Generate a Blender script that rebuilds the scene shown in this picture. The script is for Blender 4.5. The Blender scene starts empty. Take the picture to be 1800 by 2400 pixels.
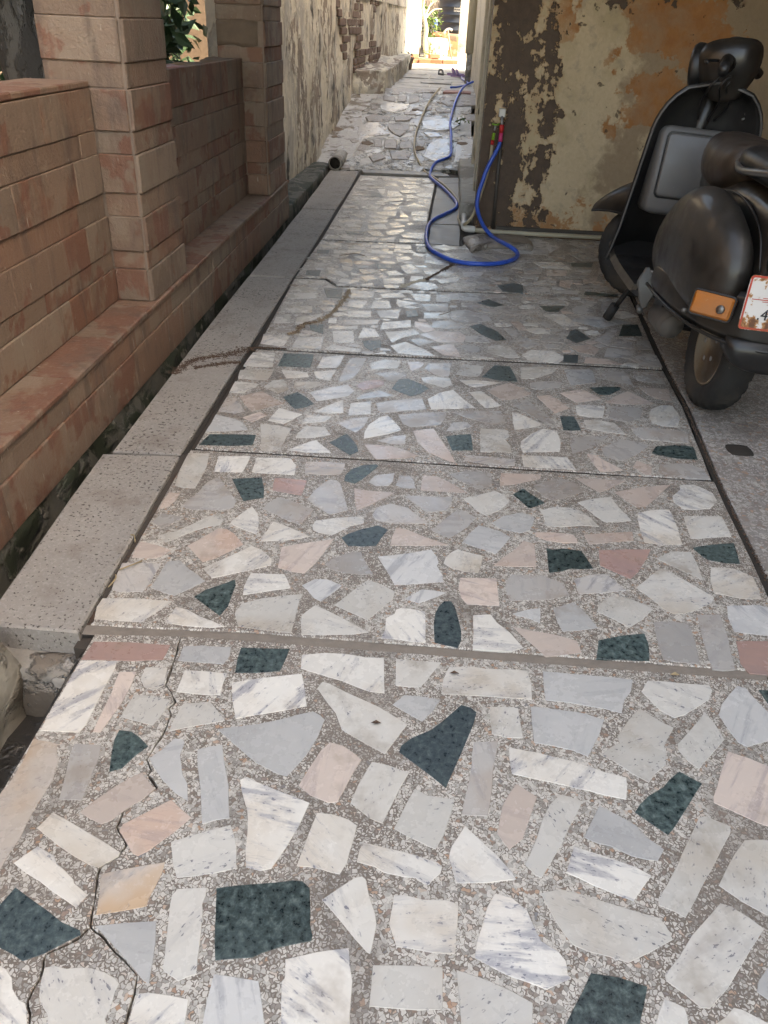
import bpy, bmesh, math, random
from mathutils import Vector, Matrix, noise
random.seed(7)
S = bpy.context.scene
C = S.collection
# ---------------------------------------------------------------- camera
cd = bpy.data.cameras.new('camera'); cam = bpy.data.objects.new('camera', cd); C.objects.link(cam)
cd.sensor_fit = 'VERTICAL'; cd.sensor_height = 24.0; cd.sensor_width = 18.0; cd.lens = 18.55
cd.clip_start = 0.05; cd.clip_end = 400
cam.matrix_world = Matrix(((0.99636, -0.07220, 0.04533, 0), (0.07648, 0.52205, -0.84948, 0), (0.03767, 0.84985, 0.52567, 1.15), (0, 0, 0, 1)))
S.camera = cam
# ---------------------------------------------------------------- sky, sun, exposure
TOSUN = Vector((0.93, -0.30, 0.98)).normalized()
W = bpy.data.worlds.new('World'); S.world = W; W.use_nodes = True
wn = W.node_tree; bg = wn.nodes['Background']
sky = wn.nodes.new('ShaderNodeTexSky'); sky.sky_type = 'NISHITA'; sky.sun_disc = False
sky.sun_elevation = math.asin(TOSUN.z); sky.sun_rotation = math.atan2(TOSUN.x, TOSUN.y)
sky.air_density = 1.0; sky.dust_density = 2.5; sky.ozone_density = 1.0
wn.links.new(sky.outputs[0], bg.inputs[0]); bg.inputs[1].default_value = 0.15
sl = bpy.data.lights.new('sun', 'SUN'); sun = bpy.data.objects.new('sun', sl); C.objects.link(sun)
sl.energy = 3.0; sl.angle = math.radians(0.5); sl.color = (1.0, 0.96, 0.90)
sun.rotation_euler = (-TOSUN).to_track_quat('-Z', 'Y').to_euler()
S.view_settings.view_transform = 'Standard'; S.view_settings.look = 'None'
S.view_settings.use_white_balance = True; S.view_settings.white_balance_temperature = 8700; S.view_settings.white_balance_tint = 10
S.cycles.adaptive_threshold = 0.03; S.cycles.max_bounces = 5; S.cycles.diffuse_bounces = 4; S.cycles.glossy_bounces = 3; S.cycles.transmission_bounces = 2
S.view_settings.exposure = 2.68; S.view_settings.gamma = 1.0; S.view_settings.use_curve_mapping = False
# ---------------------------------------------------------------- node helpers
def mk(name, rough=0.6, metal=0.0, spec=0.5):
    m = bpy.data.materials.new(name); m.use_nodes = True
    T = m.node_tree; b = T.nodes['Principled BSDF']
    b.inputs['Roughness'].default_value = rough; b.inputs['Metallic'].default_value = metal
    b.inputs['Specular IOR Level'].default_value = spec
    return m, T, b
def nd(T, t, ins=None, **props):
    n = T.nodes.new('ShaderNode' + t)
    for k, v in props.items(): setattr(n, k, v)
    for k, v in (ins or {}).items():
        s = n.inputs[k]
        if isinstance(v, bpy.types.NodeSocket): T.links.new(v, s)
        else: s.default_value = v
    return n
def col(c): return (c[0], c[1], c[2], 1.0)
def L(T, a, b): T.links.new(a, b)
def mix(T, f, a, b, mode='MIX'):
    n = T.nodes.new('ShaderNodeMix'); n.data_type = 'RGBA'; n.blend_type = mode
    for s, v in ((n.inputs[0], f), (n.inputs[6], a), (n.inputs[7], b)):
        if isinstance(v, bpy.types.NodeSocket): T.links.new(v, s)
        elif isinstance(v, (int, float)): s.default_value = v
        else: s.default_value = col(v)
    return n.outputs[2]
def ramp(T, f, stops):
    n = T.nodes.new('ShaderNodeValToRGB'); T.links.new(f, n.inputs[0]); e = n.color_ramp.elements
    while len(e) < len(stops): e.new(0.5)
    for k, (p, c) in zip(e, stops):
        k.position = p; k.color = col(c) if not isinstance(c, (int, float)) else (c, c, c, 1)
    return n.outputs[0]
def mt(T, op, a, b=0.0, c=0.0):
    n = T.nodes.new('ShaderNodeMath'); n.operation = op
    for i, v in enumerate((a, b, c)):
        if isinstance(v, bpy.types.NodeSocket): T.links.new(v, n.inputs[i])
        else: n.inputs[i].default_value = v
    return n.outputs[0]
def sstep(T, x, a, b): return nd(T, 'MapRange', {0: x, 1: a, 2: b, 3: 0.0, 4: 1.0}, interpolation_type='SMOOTHSTEP').outputs[0]
def mapv(T, v, scale=(1, 1, 1), loc=(0, 0, 0), rot=(0, 0, 0)): return nd(T, 'Mapping', {0: v, 1: loc, 2: rot, 3: scale}).outputs[0]
def noi(T, v, scale, detail=4.0, rough=0.6, dist=0.0, dim='3D'): return nd(T, 'TexNoise', {'Vector': v, 'Scale': scale, 'Detail': detail, 'Roughness': rough, 'Distortion': dist}, noise_dimensions=dim).outputs[0]
def noi2(T, v, scale, detail=3.0, rough=0.6, dist=0.0): return noi(T, v, scale, detail, rough, dist, '2D')
def vor(T, v, scale, feature='F1', rnd=1.0, dim='2D'): return nd(T, 'TexVoronoi', {'Vector': v, 'Scale': scale, 'Randomness': rnd}, feature=feature, voronoi_dimensions=dim)
def bump(T, b, h, strength=0.3, dist=0.01): L(T, nd(T, 'Bump', {'Strength': strength, 'Distance': dist, 'Height': h}).outputs[0], b.inputs['Normal'])
def pos(T): return nd(T, 'NewGeometry').outputs['Position']
def oco(T): return nd(T, 'TexCoord').outputs['Object']
def rnd(T): return nd(T, 'ObjectInfo').outputs['Random']
def setc(T, b, c):
    if isinstance(c, bpy.types.NodeSocket): L(T, c, b.inputs['Base Color'])
    else: b.inputs['Base Color'].default_value = col(c)
def setr(T, b, r): L(T, r, b.inputs['Roughness'])
MAT = {}
def plain(name, c, rough=0.6, metal=0.0, var=0.25, scale=14.0, bmp=0.15, spec=0.5):
    m, T, b = mk(name, rough, metal, spec); n = noi(T, oco(T), scale, 5.0, 0.65)
    setc(T, b, mix(T, n, [x * (1 - var) for x in c], [min(1, x * (1 + var)) for x in c]))
    setr(T, b, nd(T, 'MapRange', {0: n, 1: 0.3, 2: 0.7, 3: max(0.05, rough - 0.12), 4: min(1, rough + 0.12)}).outputs[0])
    if bmp: bump(T, b, n, bmp, 0.004)
    MAT[name] = m; return m
# marble pieces: colour, vein and mottling vary from stone to stone
def marble(name, base, alt, vein, vs, contrast, spots=0.0):
    m, T, b = mk('marble_' + name, 0.3)
    r = rnd(T); v0 = oco(T)
    v = nd(T, 'VectorRotate', {'Vector': v0, 'Angle': mt(T, 'MULTIPLY', r, 40.0)}, rotation_type='Z_AXIS').outputs[0]
    v = nd(T, 'VectorMath', {0: v, 1: nd(T, 'CombineXYZ', {0: mt(T, 'MULTIPLY', r, 37.0), 1: mt(T, 'MULTIPLY', r, 53.0), 2: r}).outputs[0]}, operation='ADD').outputs[0]
    st = noi2(T, mapv(T, v, (1.0, vs * 1.6, 1.0)), 6.5, 5.0, 0.62, 0.25)
    fine = noi2(T, v, 60.0, 4.0, 0.7)
    cl = noi2(T, v, 6.0, 3.0, 0.5)
    r2 = mt(T, 'FRACT', mt(T, 'MULTIPLY', r, 91.7)); r3 = mt(T, 'FRACT', mt(T, 'MULTIPLY', r, 217.3))
    c = mix(T, mt(T, 'MULTIPLY', sstep(T, cl, 0.40, 0.68), r2), base, alt)
    vm = mt(T, 'MULTIPLY', sstep(T, st, 0.50, 0.68), mt(T, 'ADD', mt(T, 'MULTIPLY', mt(T, 'MULTIPLY', r3, r3), contrast), 0.12))
    c = mix(T, vm, c, vein)
    thin = mt(T, 'ABSOLUTE', mt(T, 'SUBTRACT', noi2(T, mapv(T, v, (0.7, vs * 1.6, 1)), 5.0, 4.0, 0.6, 0.2), 0.5))
    c = mix(T, mt(T, 'MULTIPLY', mt(T, 'SUBTRACT', 1.0, sstep(T, thin, 0.0, 0.012)), mt(T, 'MULTIPLY', mt(T, 'MULTIPLY', sstep(T, cl, 0.45, 0.6), r2), 0.3 * contrast)), c, [x * 0.6 for x in vein])
    c = mix(T, mt(T, 'MULTIPLY', sstep(T, fine, 0.52, 0.75), 0.22), c, [min(1.0, x * 1.25) for x in base])
    if spots: c = mix(T, mt(T, 'MULTIPLY', mt(T, 'MULTIPLY', sstep(T, noi2(T, mapv(T, v, (1, 2.2, 1)), 85, 2.0, 0.5), 0.64, 0.70), sstep(T, st, 0.47, 0.6)), spots), c, (0.16, 0.16, 0.19))
    stain = mt(T, 'MULTIPLY', sstep(T, noi2(T, pos(T), 5.0, 5.0, 0.65), 0.56, 0.74), 0.45)
    c = mix(T, stain, c, (0.30, 0.24, 0.18))
    br = nd(T, 'MapRange', {0: r3, 1: 0.0, 2: 1.0, 3: 0.74, 4: 1.07}).outputs[0]
    c = nd(T, 'VectorMath', {0: c, 3: br}, operation='SCALE').outputs[0]
    setc(T, b, c)
    setr(T, b, nd(T, 'MapRange', {0: noi2(T, pos(T), 9.0, 5.0, 0.7), 1: 0.3, 2: 0.7, 3: 0.13, 4: 0.42}).outputs[0])
    bump(T, b, noi2(T, pos(T), 30.0, 2.0), 0.10, 0.003)
    MAT['mb_' + name] = m
marble('w', (0.67, 0.64, 0.575), (0.57, 0.50, 0.41), (0.36, 0.35, 0.35), 3.0, 1.0, 0.8)
marble('b', (0.55, 0.54, 0.51), (0.44, 0.435, 0.42), (0.32, 0.32, 0.325), 4.0, 0.8, 0.15)
marble('y', (0.46, 0.435, 0.40), (0.42, 0.35, 0.29), (0.28, 0.27, 0.27), 3.5, 0.8, 0.12)
marble('p', (0.58, 0.485, 0.415), (0.57, 0.42, 0.335), (0.34, 0.28, 0.27), 4.0, 0.6, 0.1)
marble('r', (0.43, 0.28, 0.235), (0.36, 0.24, 0.22), (0.30, 0.25, 0.24), 3.0, 0.5, 0.1)
marble('c', (0.60, 0.53, 0.46), (0.56, 0.39, 0.25), (0.33, 0.34, 0.35), 2.0, 1.4, 0.3)
def green():
    m, T, b = mk('marble_green', 0.3); r = rnd(T)
    v = nd(T, 'VectorMath', {0: oco(T), 1: nd(T, 'CombineXYZ', {0: mt(T, 'MULTIPLY', r, 37.0), 1: mt(T, 'MULTIPLY', r, 53.0)}).outputs[0]}, operation='ADD').outputs[0]
    n1 = noi2(T, v, 75.0, 4.0, 0.68, 0.15); n2 = noi2(T, v, 9.0, 3.0, 0.5)
    c = ramp(T, n1, [(0.36, (0.018, 0.028, 0.027)), (0.50, (0.040, 0.062, 0.059)), (0.62, (0.075, 0.108, 0.100)), (0.8, (0.19, 0.23, 0.215))])
    r4 = mt(T, 'FRACT', mt(T, 'MULTIPLY', r, 57.9)); c = mix(T, mt(T, 'MULTIPLY', sstep(T, r, 0.55, 0.9), 0.5), c, (0.050, 0.066, 0.080)); c = nd(T, 'VectorMath', {0: c, 3: nd(T, 'MapRange', {0: r4, 1: 0.0, 2: 1.0, 3: 0.75, 4: 1.35}).outputs[0]}, operation='SCALE').outputs[0]
    ve = vor(T, nd(T, 'VectorMath', {0: v, 1: nd(T, 'VectorMath', {0: nd(T, 'TexNoise', {'Vector': v, 'Scale': 60.0, 'Detail': 2.0}, noise_dimensions='2D').outputs[1], 3: 0.018}, operation='SCALE').outputs[0]}, operation='ADD').outputs[0], 48.0, 'DISTANCE_TO_EDGE')
    c = mix(T, mt(T, 'MULTIPLY', mt(T, 'SUBTRACT', 1.0, sstep(T, ve.outputs['Distance'], 0.0, 0.10)), mt(T, 'MULTIPLY', sstep(T, n1, 0.40, 0.62), 0.4)), c, (0.12, 0.155, 0.145))
    c = mix(T, mt(T, 'MULTIPLY', sstep(T, n2, 0.5, 0.75), 0.3), c, (0.09, 0.12, 0.115))
    setc(T, b, c); setr(T, b, nd(T, 'MapRange', {0: n1, 1: 0.3, 2: 0.7, 3: 0.24, 4: 0.48}).outputs[0])
    bump(T, b, n1, 0.12, 0.003); MAT['mb_g'] = m
green()
def terrazzo(name, scale, matrix, white, dirt=0.5, rough=0.62):
    m, T, b = mk(name, rough); p = pos(T)
    pw = nd(T, 'VectorMath', {0: p, 1: nd(T, 'VectorMath', {0: nd(T, 'TexNoise', {'Vector': p, 'Scale': scale * 0.9, 'Detail': 0.0}, noise_dimensions='2D').outputs[1], 3: 1.1 / scale}, operation='SCALE').outputs[0]}, operation='ADD').outputs[0]
    de = vor(T, pw, scale, 'DISTANCE_TO_EDGE'); f1 = vor(T, pw, scale)
    chip = f1.outputs['Color']; sep = nd(T, 'SeparateColor', {0: chip}); rr = sep.outputs[0]; gg = sep.outputs[1]
    cc = ramp(T, rr, [(0.0, (0.24, 0.17, 0.13)), (0.10, [x * 0.55 for x in white]), (0.30, [x * 0.8 for x in white]), (0.55, white), (0.90, [min(1, x * 1.08) for x in white]), (0.97, (0.40, 0.24, 0.15)), (1.0, (0.2, 0.2, 0.2))])
    th = mt(T, 'ADD', nd(T, 'MapRange', {0: gg, 1: 0.0, 2: 1.0, 3: -0.05, 4: 0.20}).outputs[0], nd(T, 'MapRange', {0: noi2(T, p, 2.6, 4.0, 0.6), 1: 0.35, 2: 0.65, 3: -0.04, 4: 0.10}).outputs[0])
    mask = sstep(T, mt(T, 'SUBTRACT', mt(T, 'ADD', de.outputs['Distance'], mt(T, 'MULTIPLY', mt(T, 'SUBTRACT', noi2(T, p, scale * 1.7, 1.0), 0.5), 0.22)), th), 0.0, 0.06)
    big = noi2(T, p, 4.0, 5.0, 0.65)
    mc = mix(T, big, [x * 0.75 for x in matrix], [x * 1.2 for x in matrix])
    f2 = noi2(T, p, scale * 3.0, 3.0, 0.6); mc = mix(T, mt(T, 'MULTIPLY', f2, 0.5), mc, [min(1, x * 1.6) for x in matrix])
    c = mix(T, mask, mc, cc)
    c = mix(T, mt(T, 'MULTIPLY', sstep(T, big, 0.50, 0.72), dirt), c, [x * 0.62 for x in matrix])
    c = mix(T, mt(T, 'MULTIPLY', sstep(T, noi2(T, p, 2.3, 4.0, 0.6), 0.52, 0.7), 0.35), c, [min(1, x * 1.55) for x in matrix])
    setc(T, b, c); bump(T, b, noi2(T, p, scale * 0.8, 1.0), 0.35, 0.003)
    setr(T, b, nd(T, 'MapRange', {0: big, 1: 0.3, 2: 0.7, 3: rough - 0.2, 4: rough + 0.1}).outputs[0])
    MAT[name] = m
terrazzo('terrazzo', 160.0, (0.158, 0.131, 0.107), (0.53, 0.495, 0.435), 0.5, 0.5)
terrazzo('garage_floor', 90.0, (0.20, 0.175, 0.155), (0.42, 0.39, 0.35), 0.5, 0.7)
def kerb():
    m, T, b = mk('kerb_stone', 0.85); p = pos(T)
    n1 = noi(T, p, 130.0, 3.0, 0.65); n2 = noi(T, p, 5.0, 5.0, 0.6)
    dens = nd(T, 'MapRange', {0: noi(T, p, 3.0, 3.0, 0.5), 1: 0.35, 2: 0.65, 3: -0.05, 4: 0.035}).outputs[0]
    pit = sstep(T, mt(T, 'ADD', noi(T, mapv(T, p, (1, 1, 1), (2, 3, 1)), 105.0, 2.0, 0.55), dens), 0.60, 0.655)
    c = mix(T, n2, (0.26, 0.235, 0.205), (0.35, 0.32, 0.285)); c = mix(T, mt(T, 'MULTIPLY', sstep(T, n1, 0.48, 0.7), 0.55), c, (0.43, 0.40, 0.365))
    c = mix(T, mt(T, 'MULTIPLY', pit, 0.9), c, (0.07, 0.056, 0.046))
    c = mix(T, mt(T, 'MULTIPLY', sstep(T, noi(T, p, 8.0, 5.0, 0.65), 0.50, 0.70), 0.5), c, (0.19, 0.155, 0.13))
    setc(T, b, c); bump(T, b, mt(T, 'SUBTRACT', n1, mt(T, 'MULTIPLY', pit, 0.6)), 0.6, 0.005); MAT['kerb_stone'] = m
kerb()
def sandstone():
    m, T, b = mk('sandstone', 0.8); r = rnd(T); p = pos(T)
    r2 = mt(T, 'FRACT', mt(T, 'MULTIPLY', r, 71.3)); r3 = mt(T, 'FRACT', mt(T, 'MULTIPLY', r, 333.1))
    q = nd(T, 'VectorMath', {0: p, 1: nd(T, 'CombineXYZ', {0: mt(T, 'MULTIPLY', r, 9.0), 1: mt(T, 'MULTIPLY', r2, 7.0)}).outputs[0]}, operation='ADD').outputs[0]
    c = ramp(T, r, [(0.0, (0.205, 0.116, 0.074)), (0.25, (0.172, 0.122, 0.088)), (0.5, (0.225, 0.147, 0.100)), (0.75, (0.198, 0.090, 0.052)), (1.0, (0.240, 0.178, 0.130))])
    patch = sstep(T, mt(T, 'ADD', noi(T, q, 4.5, 4.0, 0.6, 0.3), mt(T, 'MULTIPLY', mt(T, 'SUBTRACT', r3, 0.62), 0.22)), 0.52, 0.56)
    c = mix(T, mt(T, 'MULTIPLY', patch, 0.8), c, (0.167, 0.059, 0.032))
    pale = sstep(T, mt(T, 'ADD', noi(T, mapv(T, q, (1, 1, 1), (4, 2, 7)), 4.0, 4.0, 0.62, 0.2), mt(T, 'MULTIPLY', mt(T, 'SUBTRACT', r2, 0.6), 0.2)), 0.52, 0.60)
    c = mix(T, mt(T, 'MULTIPLY', pale, 0.55), c, (0.257, 0.203, 0.149))
    streak = noi(T, mapv(T, p, (1.0, 1.0, 0.14)), 30.0, 3.0, 0.65)
    c = mix(T, mt(T, 'MULTIPLY', sstep(T, streak, 0.52, 0.72), 0.4), c, (0.279, 0.225, 0.171))
    drip = noi(T, mapv(T, p, (1.0, 1.0, 0.2), (3, 5, 1)), 13.0, 3.0, 0.65)
    c = mix(T, mt(T, 'MULTIPLY', sstep(T, drip, 0.54, 0.70), 0.55), c, (0.077, 0.050, 0.038))
    grime = noi(T, mapv(T, p, (1, 1, 0.6)), 6.0, 4.0, 0.65)
    c = mix(T, mt(T, 'MULTIPLY', sstep(T, grime, 0.5, 0.72), 0.55), c, (0.095, 0.068, 0.052))
    g = noi(T, p, 220.0, 1.0, 0.6); c = mix(T, mt(T, 'MULTIPLY', g, 0.22), c, (0.306, 0.234, 0.180))
    spl = sstep(T, noi(T, mapv(T, p, (1, 1, 0.3)), 60.0, 2.0, 0.5), 0.72, 0.76)
    c = mix(T, mt(T, 'MULTIPLY', spl, 0.6), c, (0.378, 0.342, 0.288))
    setc(T, b, c); bump(T, b, mix(T, 0.4, noi(T, p, 90.0, 2.0, 0.7), noi(T, p, 20.0, 3.0)), 0.8, 0.010); MAT['sandstone'] = m
sandstone()
def patchy(name, layers, scale, stretch=(1, 1, 1), rough=0.85, bstr=0.5):
    """plaster with layers that have come off: layers = [(colour, lo, hi, scale factor)]"""
    m, T, b = mk(name, rough); p = oco(T); q = mapv(T, p, stretch); c = None; h = None
    for i, (cc, lo, hi, sc) in enumerate(layers):
        fine = noi(T, p, scale * 9, 2.0, 0.6)
        cv = mix(T, fine, [x * 0.8 for x in cc], [min(1, x * 1.2) for x in cc])
        if c is None: c = cv; continue
        k = noi(T, mapv(T, q, (1, 1, 1), (i * 3.7, i * 1.9, i * 5.1)), scale * sc, 5.0, 0.62, 0.25)
        f = sstep(T, k, lo, hi); c = mix(T, f, c, cv); h = f if h is None else mt(T, 'ADD', h, f)
    setc(T, b, c); bump(T, b, mt(T, 'ADD', h, mt(T, 'MULTIPLY', fine, 0.25)), bstr, 0.012); MAT[name] = m
patchy('alley_plaster', [((0.58, 0.53, 0.43), 0, 0, 1), ((0.38, 0.355, 0.31), 0.42, 0.60, 1.6), ((0.25, 0.205, 0.165), 0.53, 0.56, 0.8), ((0.56, 0.51, 0.41), 0.55, 0.57, 2.6), ((0.08, 0.074, 0.064), 0.57, 0.68, 2.4), ((0.62, 0.58, 0.49), 0.60, 0.615, 4.0)], 2.4, (1, 1, 0.6), 0.9, 0.8)
patchy('far_plaster', [((0.44, 0.41, 0.36), 0, 0, 1), ((0.30, 0.26, 0.21), 0.52, 0.62, 1), ((0.52, 0.49, 0.44), 0.56, 0.60, 2)], 1.2, (1, 1, 0.6))
patchy('tank_stand', [((0.38, 0.29, 0.15), 0, 0, 1), ((0.25, 0.18, 0.13), 0.5, 0.54, 1), ((0.45, 0.40, 0.32), 0.58, 0.62, 2)], 2.4)
patchy('grey_plaster', [((0.33, 0.315, 0.28), 0, 0, 1), ((0.20, 0.185, 0.16), 0.5, 0.6, 1), ((0.42, 0.40, 0.36), 0.57, 0.6, 2.5)], 2.6)
patchy('trim_plaster', [((0.55, 0.51, 0.42), 0, 0, 1), ((0.36, 0.32, 0.25), 0.52, 0.6, 1), ((0.16, 0.14, 0.11), 0.62, 0.66, 2.0)], 5.0, (1, 1, 0.25))
patchy('wet_cement', [((0.50, 0.49, 0.47), 0, 0, 1), ((0.22, 0.19, 0.155), 0.50, 0.60, 1.6), ((0.56, 0.55, 0.53), 0.56, 0.62, 2.2), ((0.12, 0.10, 0.08), 0.60, 0.68, 4.0)], 3.0, (1, 1, 1), 0.17, 0.25)
patchy('damp_stone', [((0.27, 0.235, 0.20), 0, 0, 1), ((0.15, 0.125, 0.105), 0.5, 0.6, 1), ((0.34, 0.315, 0.28), 0.54, 0.60, 2.2)], 6.0, (1, 1, 1), 0.42, 0.6)
patchy('ramp_bed', [((0.40, 0.38, 0.345), 0, 0, 1), ((0.17, 0.155, 0.125), 0.50, 0.60, 0.8), ((0.50, 0.485, 0.455), 0.52, 0.60, 2.0), ((0.07, 0.064, 0.05), 0.58, 0.64, 3.0)], 4.0, (1, 1, 1), 0.32, 0.8)
patchy('mossy', [((0.10, 0.095, 0.078), 0, 0, 1), ((0.030, 0.036, 0.020), 0.44, 0.56, 1), ((0.17, 0.155, 0.13), 0.56, 0.66, 2.0)], 6.0, (1, 1, 1), 0.8, 0.8)
patchy('drain', [((0.034, 0.031, 0.028), 0, 0, 1), ((0.025, 0.025, 0.022), 0.5, 0.6, 1), ((0.10, 0.09, 0.08), 0.60, 0.64, 2.5)], 6.0, (1, 1, 1), 0.42, 0.6)
patchy('dark_bark', [((0.10, 0.095, 0.085), 0, 0, 1), ((0.045, 0.042, 0.038), 0.46, 0.56, 1), ((0.15, 0.145, 0.135), 0.56, 0.62, 2.4)], 9.0, (1, 1, 0.4), 0.9, 1.0)
patchy('rough_concrete', [((0.26, 0.235, 0.20), 0, 0, 1), ((0.17, 0.14, 0.11), 0.5, 0.6, 1), ((0.38, 0.35, 0.31), 0.57, 0.62, 2.2)], 7.0, (1, 1, 1), 0.85, 0.9)
patchy('boundary_rock', [((0.40, 0.37, 0.31), 0, 0, 1), ((0.26, 0.225, 0.18), 0.5, 0.6, 1), ((0.48, 0.45, 0.39), 0.56, 0.62, 2.4)], 6.0, (1, 1, 1), 0.9, 0.8)
patchy('alley_paving', [((0.42, 0.40, 0.365), 0, 0, 1), ((0.25, 0.235, 0.205), 0.5, 0.6, 1), ((0.40, 0.38, 0.345), 0.56, 0.6, 2.2)], 2.5, (1, 1, 1), 0.6, 0.3)
patchy('roof_plaster', [((0.24, 0.22, 0.19), 0, 0, 1), ((0.20, 0.185, 0.16), 0.5, 0.6, 1)], 2.0)
def garage_wall():
    m, T, b = mk('garage_wall_paint', 0.7); p = oco(T); xyz = nd(T, 'SeparateXYZ', {0: p}); x = xyz.outputs[0]; z = xyz.outputs[2]
    def N(o, sc, d=6.0): return noi(T, mapv(T, p, (1, 1, 1), o), sc, d, 0.65, 0.2)
    def blob(cx, cz, hx, hz): return mt(T, 'SUBTRACT', 1.0, mt(T, 'MAXIMUM', mt(T, 'ABSOLUTE', mt(T, 'DIVIDE', mt(T, 'SUBTRACT', x, cx), hx)), mt(T, 'ABSOLUTE', mt(T, 'DIVIDE', mt(T, 'SUBTRACT', z, cz), hz))))
    n1, n2, n3, f = N((0, 0, 0), 4.5, 7.0), N((5, 2, 1), 7.0, 7.0), N((1, 7, 3), 2.2), N((2, 2, 2), 45.0, 3.0)
    c = mix(T, f, (0.490, 0.370, 0.228), (0.650, 0.519, 0.342))
    c = mix(T, mt(T, 'MULTIPLY', sstep(T, N((3, 9, 2), 3.0), 0.46, 0.64), 0.7), c, (0.422, 0.325, 0.188))
    c = mix(T, mt(T, 'MULTIPLY', sstep(T, N((8, 1, 2), 12.0), 0.52, 0.68), 0.5), c, (0.308, 0.245, 0.177))
    tan = sstep(T, mt(T, 'ADD', mt(T, 'MULTIPLY', mt(T, 'SUBTRACT', x, 1.05), 0.45), n3), 0.48, 0.58); c = mix(T, mt(T, 'MULTIPLY', tan, 0.8), c, mix(T, f, (0.228, 0.154, 0.091), (0.308, 0.217, 0.137)))
    bl = mt(T, 'MAXIMUM', mt(T, 'MAXIMUM', blob(1.32, 0.80, 0.33, 0.20), blob(1.22, 1.22, 0.30, 0.20)), mt(T, 'MAXIMUM', blob(1.5, 1.0, 0.2, 0.3), blob(0.62, 1.18, 0.12, 0.16)))
    og = mt(T, 'MULTIPLY', sstep(T, mt(T, 'ADD', mt(T, 'MULTIPLY', mt(T, 'MAXIMUM', bl, -1.0), 0.26), mt(T, 'ADD', mt(T, 'MULTIPLY', n2, 0.6), mt(T, 'MULTIPLY', n3, 0.4))), 0.545, 0.58), nd(T, 'MapRange', {0: N((7, 3, 3), 8.0, 4.0), 1: 0.35, 2: 0.6, 3: 0.45, 4: 1.0}).outputs[0])
    ft = sstep(T, mt(T, 'ADD', mt(T, 'MULTIPLY', mt(T, 'MINIMUM', z, 0.5), -0.9), n2), 0.36, 0.42); og = mt(T, 'MAXIMUM', og, mt(T, 'MULTIPLY', ft, 0.85))
    c = mix(T, og, c, mix(T, N((1, 1, 9), 14.0), (0.274, 0.097, 0.025), (0.456, 0.211, 0.068)))
    # bare dark patches, thickest beside the corner of the wall
    edge = mt(T, 'MULTIPLY', mt(T, 'SUBTRACT', mt(T, 'ADD', 0.64, mt(T, 'MULTIPLY', mt(T, 'SUBTRACT', n3, 0.5), 0.35)), x), 2.2)
    k = mt(T, 'ADD', mt(T, 'MULTIPLY', N((4, 4, 6), 14.0, 5.0), 0.42), mt(T, 'MULTIPLY', noi(T, mapv(T, p, (1, 1, 0.30), (1, 2, 8)), 5.5, 6.0, 0.68, 0.2), 0.58))
    dk = sstep(T, mt(T, 'ADD', mt(T, 'MAXIMUM', mt(T, 'MINIMUM', edge, 0.042), -0.2), k), 0.497, 0.512)
    spot = sstep(T, N((9, 1, 4), 13.0, 4.0), 0.655, 0.68)
    up = sstep(T, mt(T, 'ADD', mt(T, 'MULTIPLY', mt(T, 'SUBTRACT', z, 1.42), 0.7), n1), 0.50, 0.515)
    dk = mt(T, 'MAXIMUM', mt(T, 'MAXIMUM', dk, mt(T, 'MULTIPLY', spot, 0.75)), up)
    halo = sstep(T, mt(T, 'ADD', mt(T, 'MAXIMUM', mt(T, 'MINIMUM', edge, 0.05), -0.2), k), 0.465, 0.49); c = mix(T, mt(T, 'MULTIPLY', halo, 0.6), c, mix(T, n2, (0.456, 0.228, 0.085), (0.479, 0.376, 0.251)))
    c = mix(T, dk, c, mix(T, N((6, 6, 1), 20.0, 4.0), (0.039, 0.024, 0.016), (0.142, 0.091, 0.059)))
    setc(T, b, c); bump(T, b, mt(T, 'SUBTRACT', mt(T, 'MULTIPLY', f, 0.3), dk), 0.9, 0.010); MAT['garage_wall_paint'] = m
garage_wall()
plain('grout_dirt', (0.06, 0.048, 0.038), 0.9, 0, 0.45, 60, 0.5)
plain('joint_dark', (0.032, 0.026, 0.020), 0.9, 0, 0.4, 50, 0.4)
plain('joint_cement', (0.22, 0.185, 0.15), 0.85, 0, 0.35, 40, 0.5)
plain('mortar', (0.22, 0.165, 0.125), 0.9, 0, 0.3, 30, 0.4)
plain('soil', (0.07, 0.055, 0.04), 0.95, 0, 0.4, 12, 0.6)
plain('slab_stone', (0.24, 0.225, 0.205), 0.5, 0, 0.22, 9, 0.25)
plain('red_stone', (0.30, 0.15, 0.125), 0.6, 0, 0.25, 12, 0.3)
plain('rough_rock', (0.16, 0.115, 0.08), 0.9, 0, 0.4, 18, 0.9)
plain('gravel', (0.30, 0.22, 0.14), 0.85, 0, 0.5, 60, 0.3)
plain('pale_gravel', (0.52, 0.45, 0.35), 0.8, 0, 0.3, 60, 0.3)
plain('rust_sand', (0.085, 0.05, 0.032), 0.8, 0, 0.4, 60, 0.4)
plain('blue_hose', (0.016, 0.085, 0.46), 0.36, 0, 0.3, 30, 0.05)
plain('beige_hose', (0.40, 0.33, 0.22), 0.45, 0, 0.15, 20, 0.05)
plain('red_plastic', (0.50, 0.02, 0.02), 0.35, 0, 0.1, 20, 0.0)
plain('pink_plastic', (0.60, 0.05, 0.16), 0.35, 0, 0.1, 20, 0.0)
plain('green_plastic', (0.20, 0.42, 0.03), 0.4, 0, 0.1, 20, 0.0)
plain('white_pvc', (0.62, 0.61, 0.57), 0.4, 0, 0.15, 12, 0.08)
plain('cream_pvc', (0.50, 0.45, 0.33), 0.45, 0, 0.15, 9, 0.08)
plain('dark_pipe', (0.07, 0.06, 0.05), 0.6, 0, 0.3, 20, 0.2)
plain('black_plastic', (0.028, 0.036, 0.052), 0.38, 0, 0.25, 6, 0.05)
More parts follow.
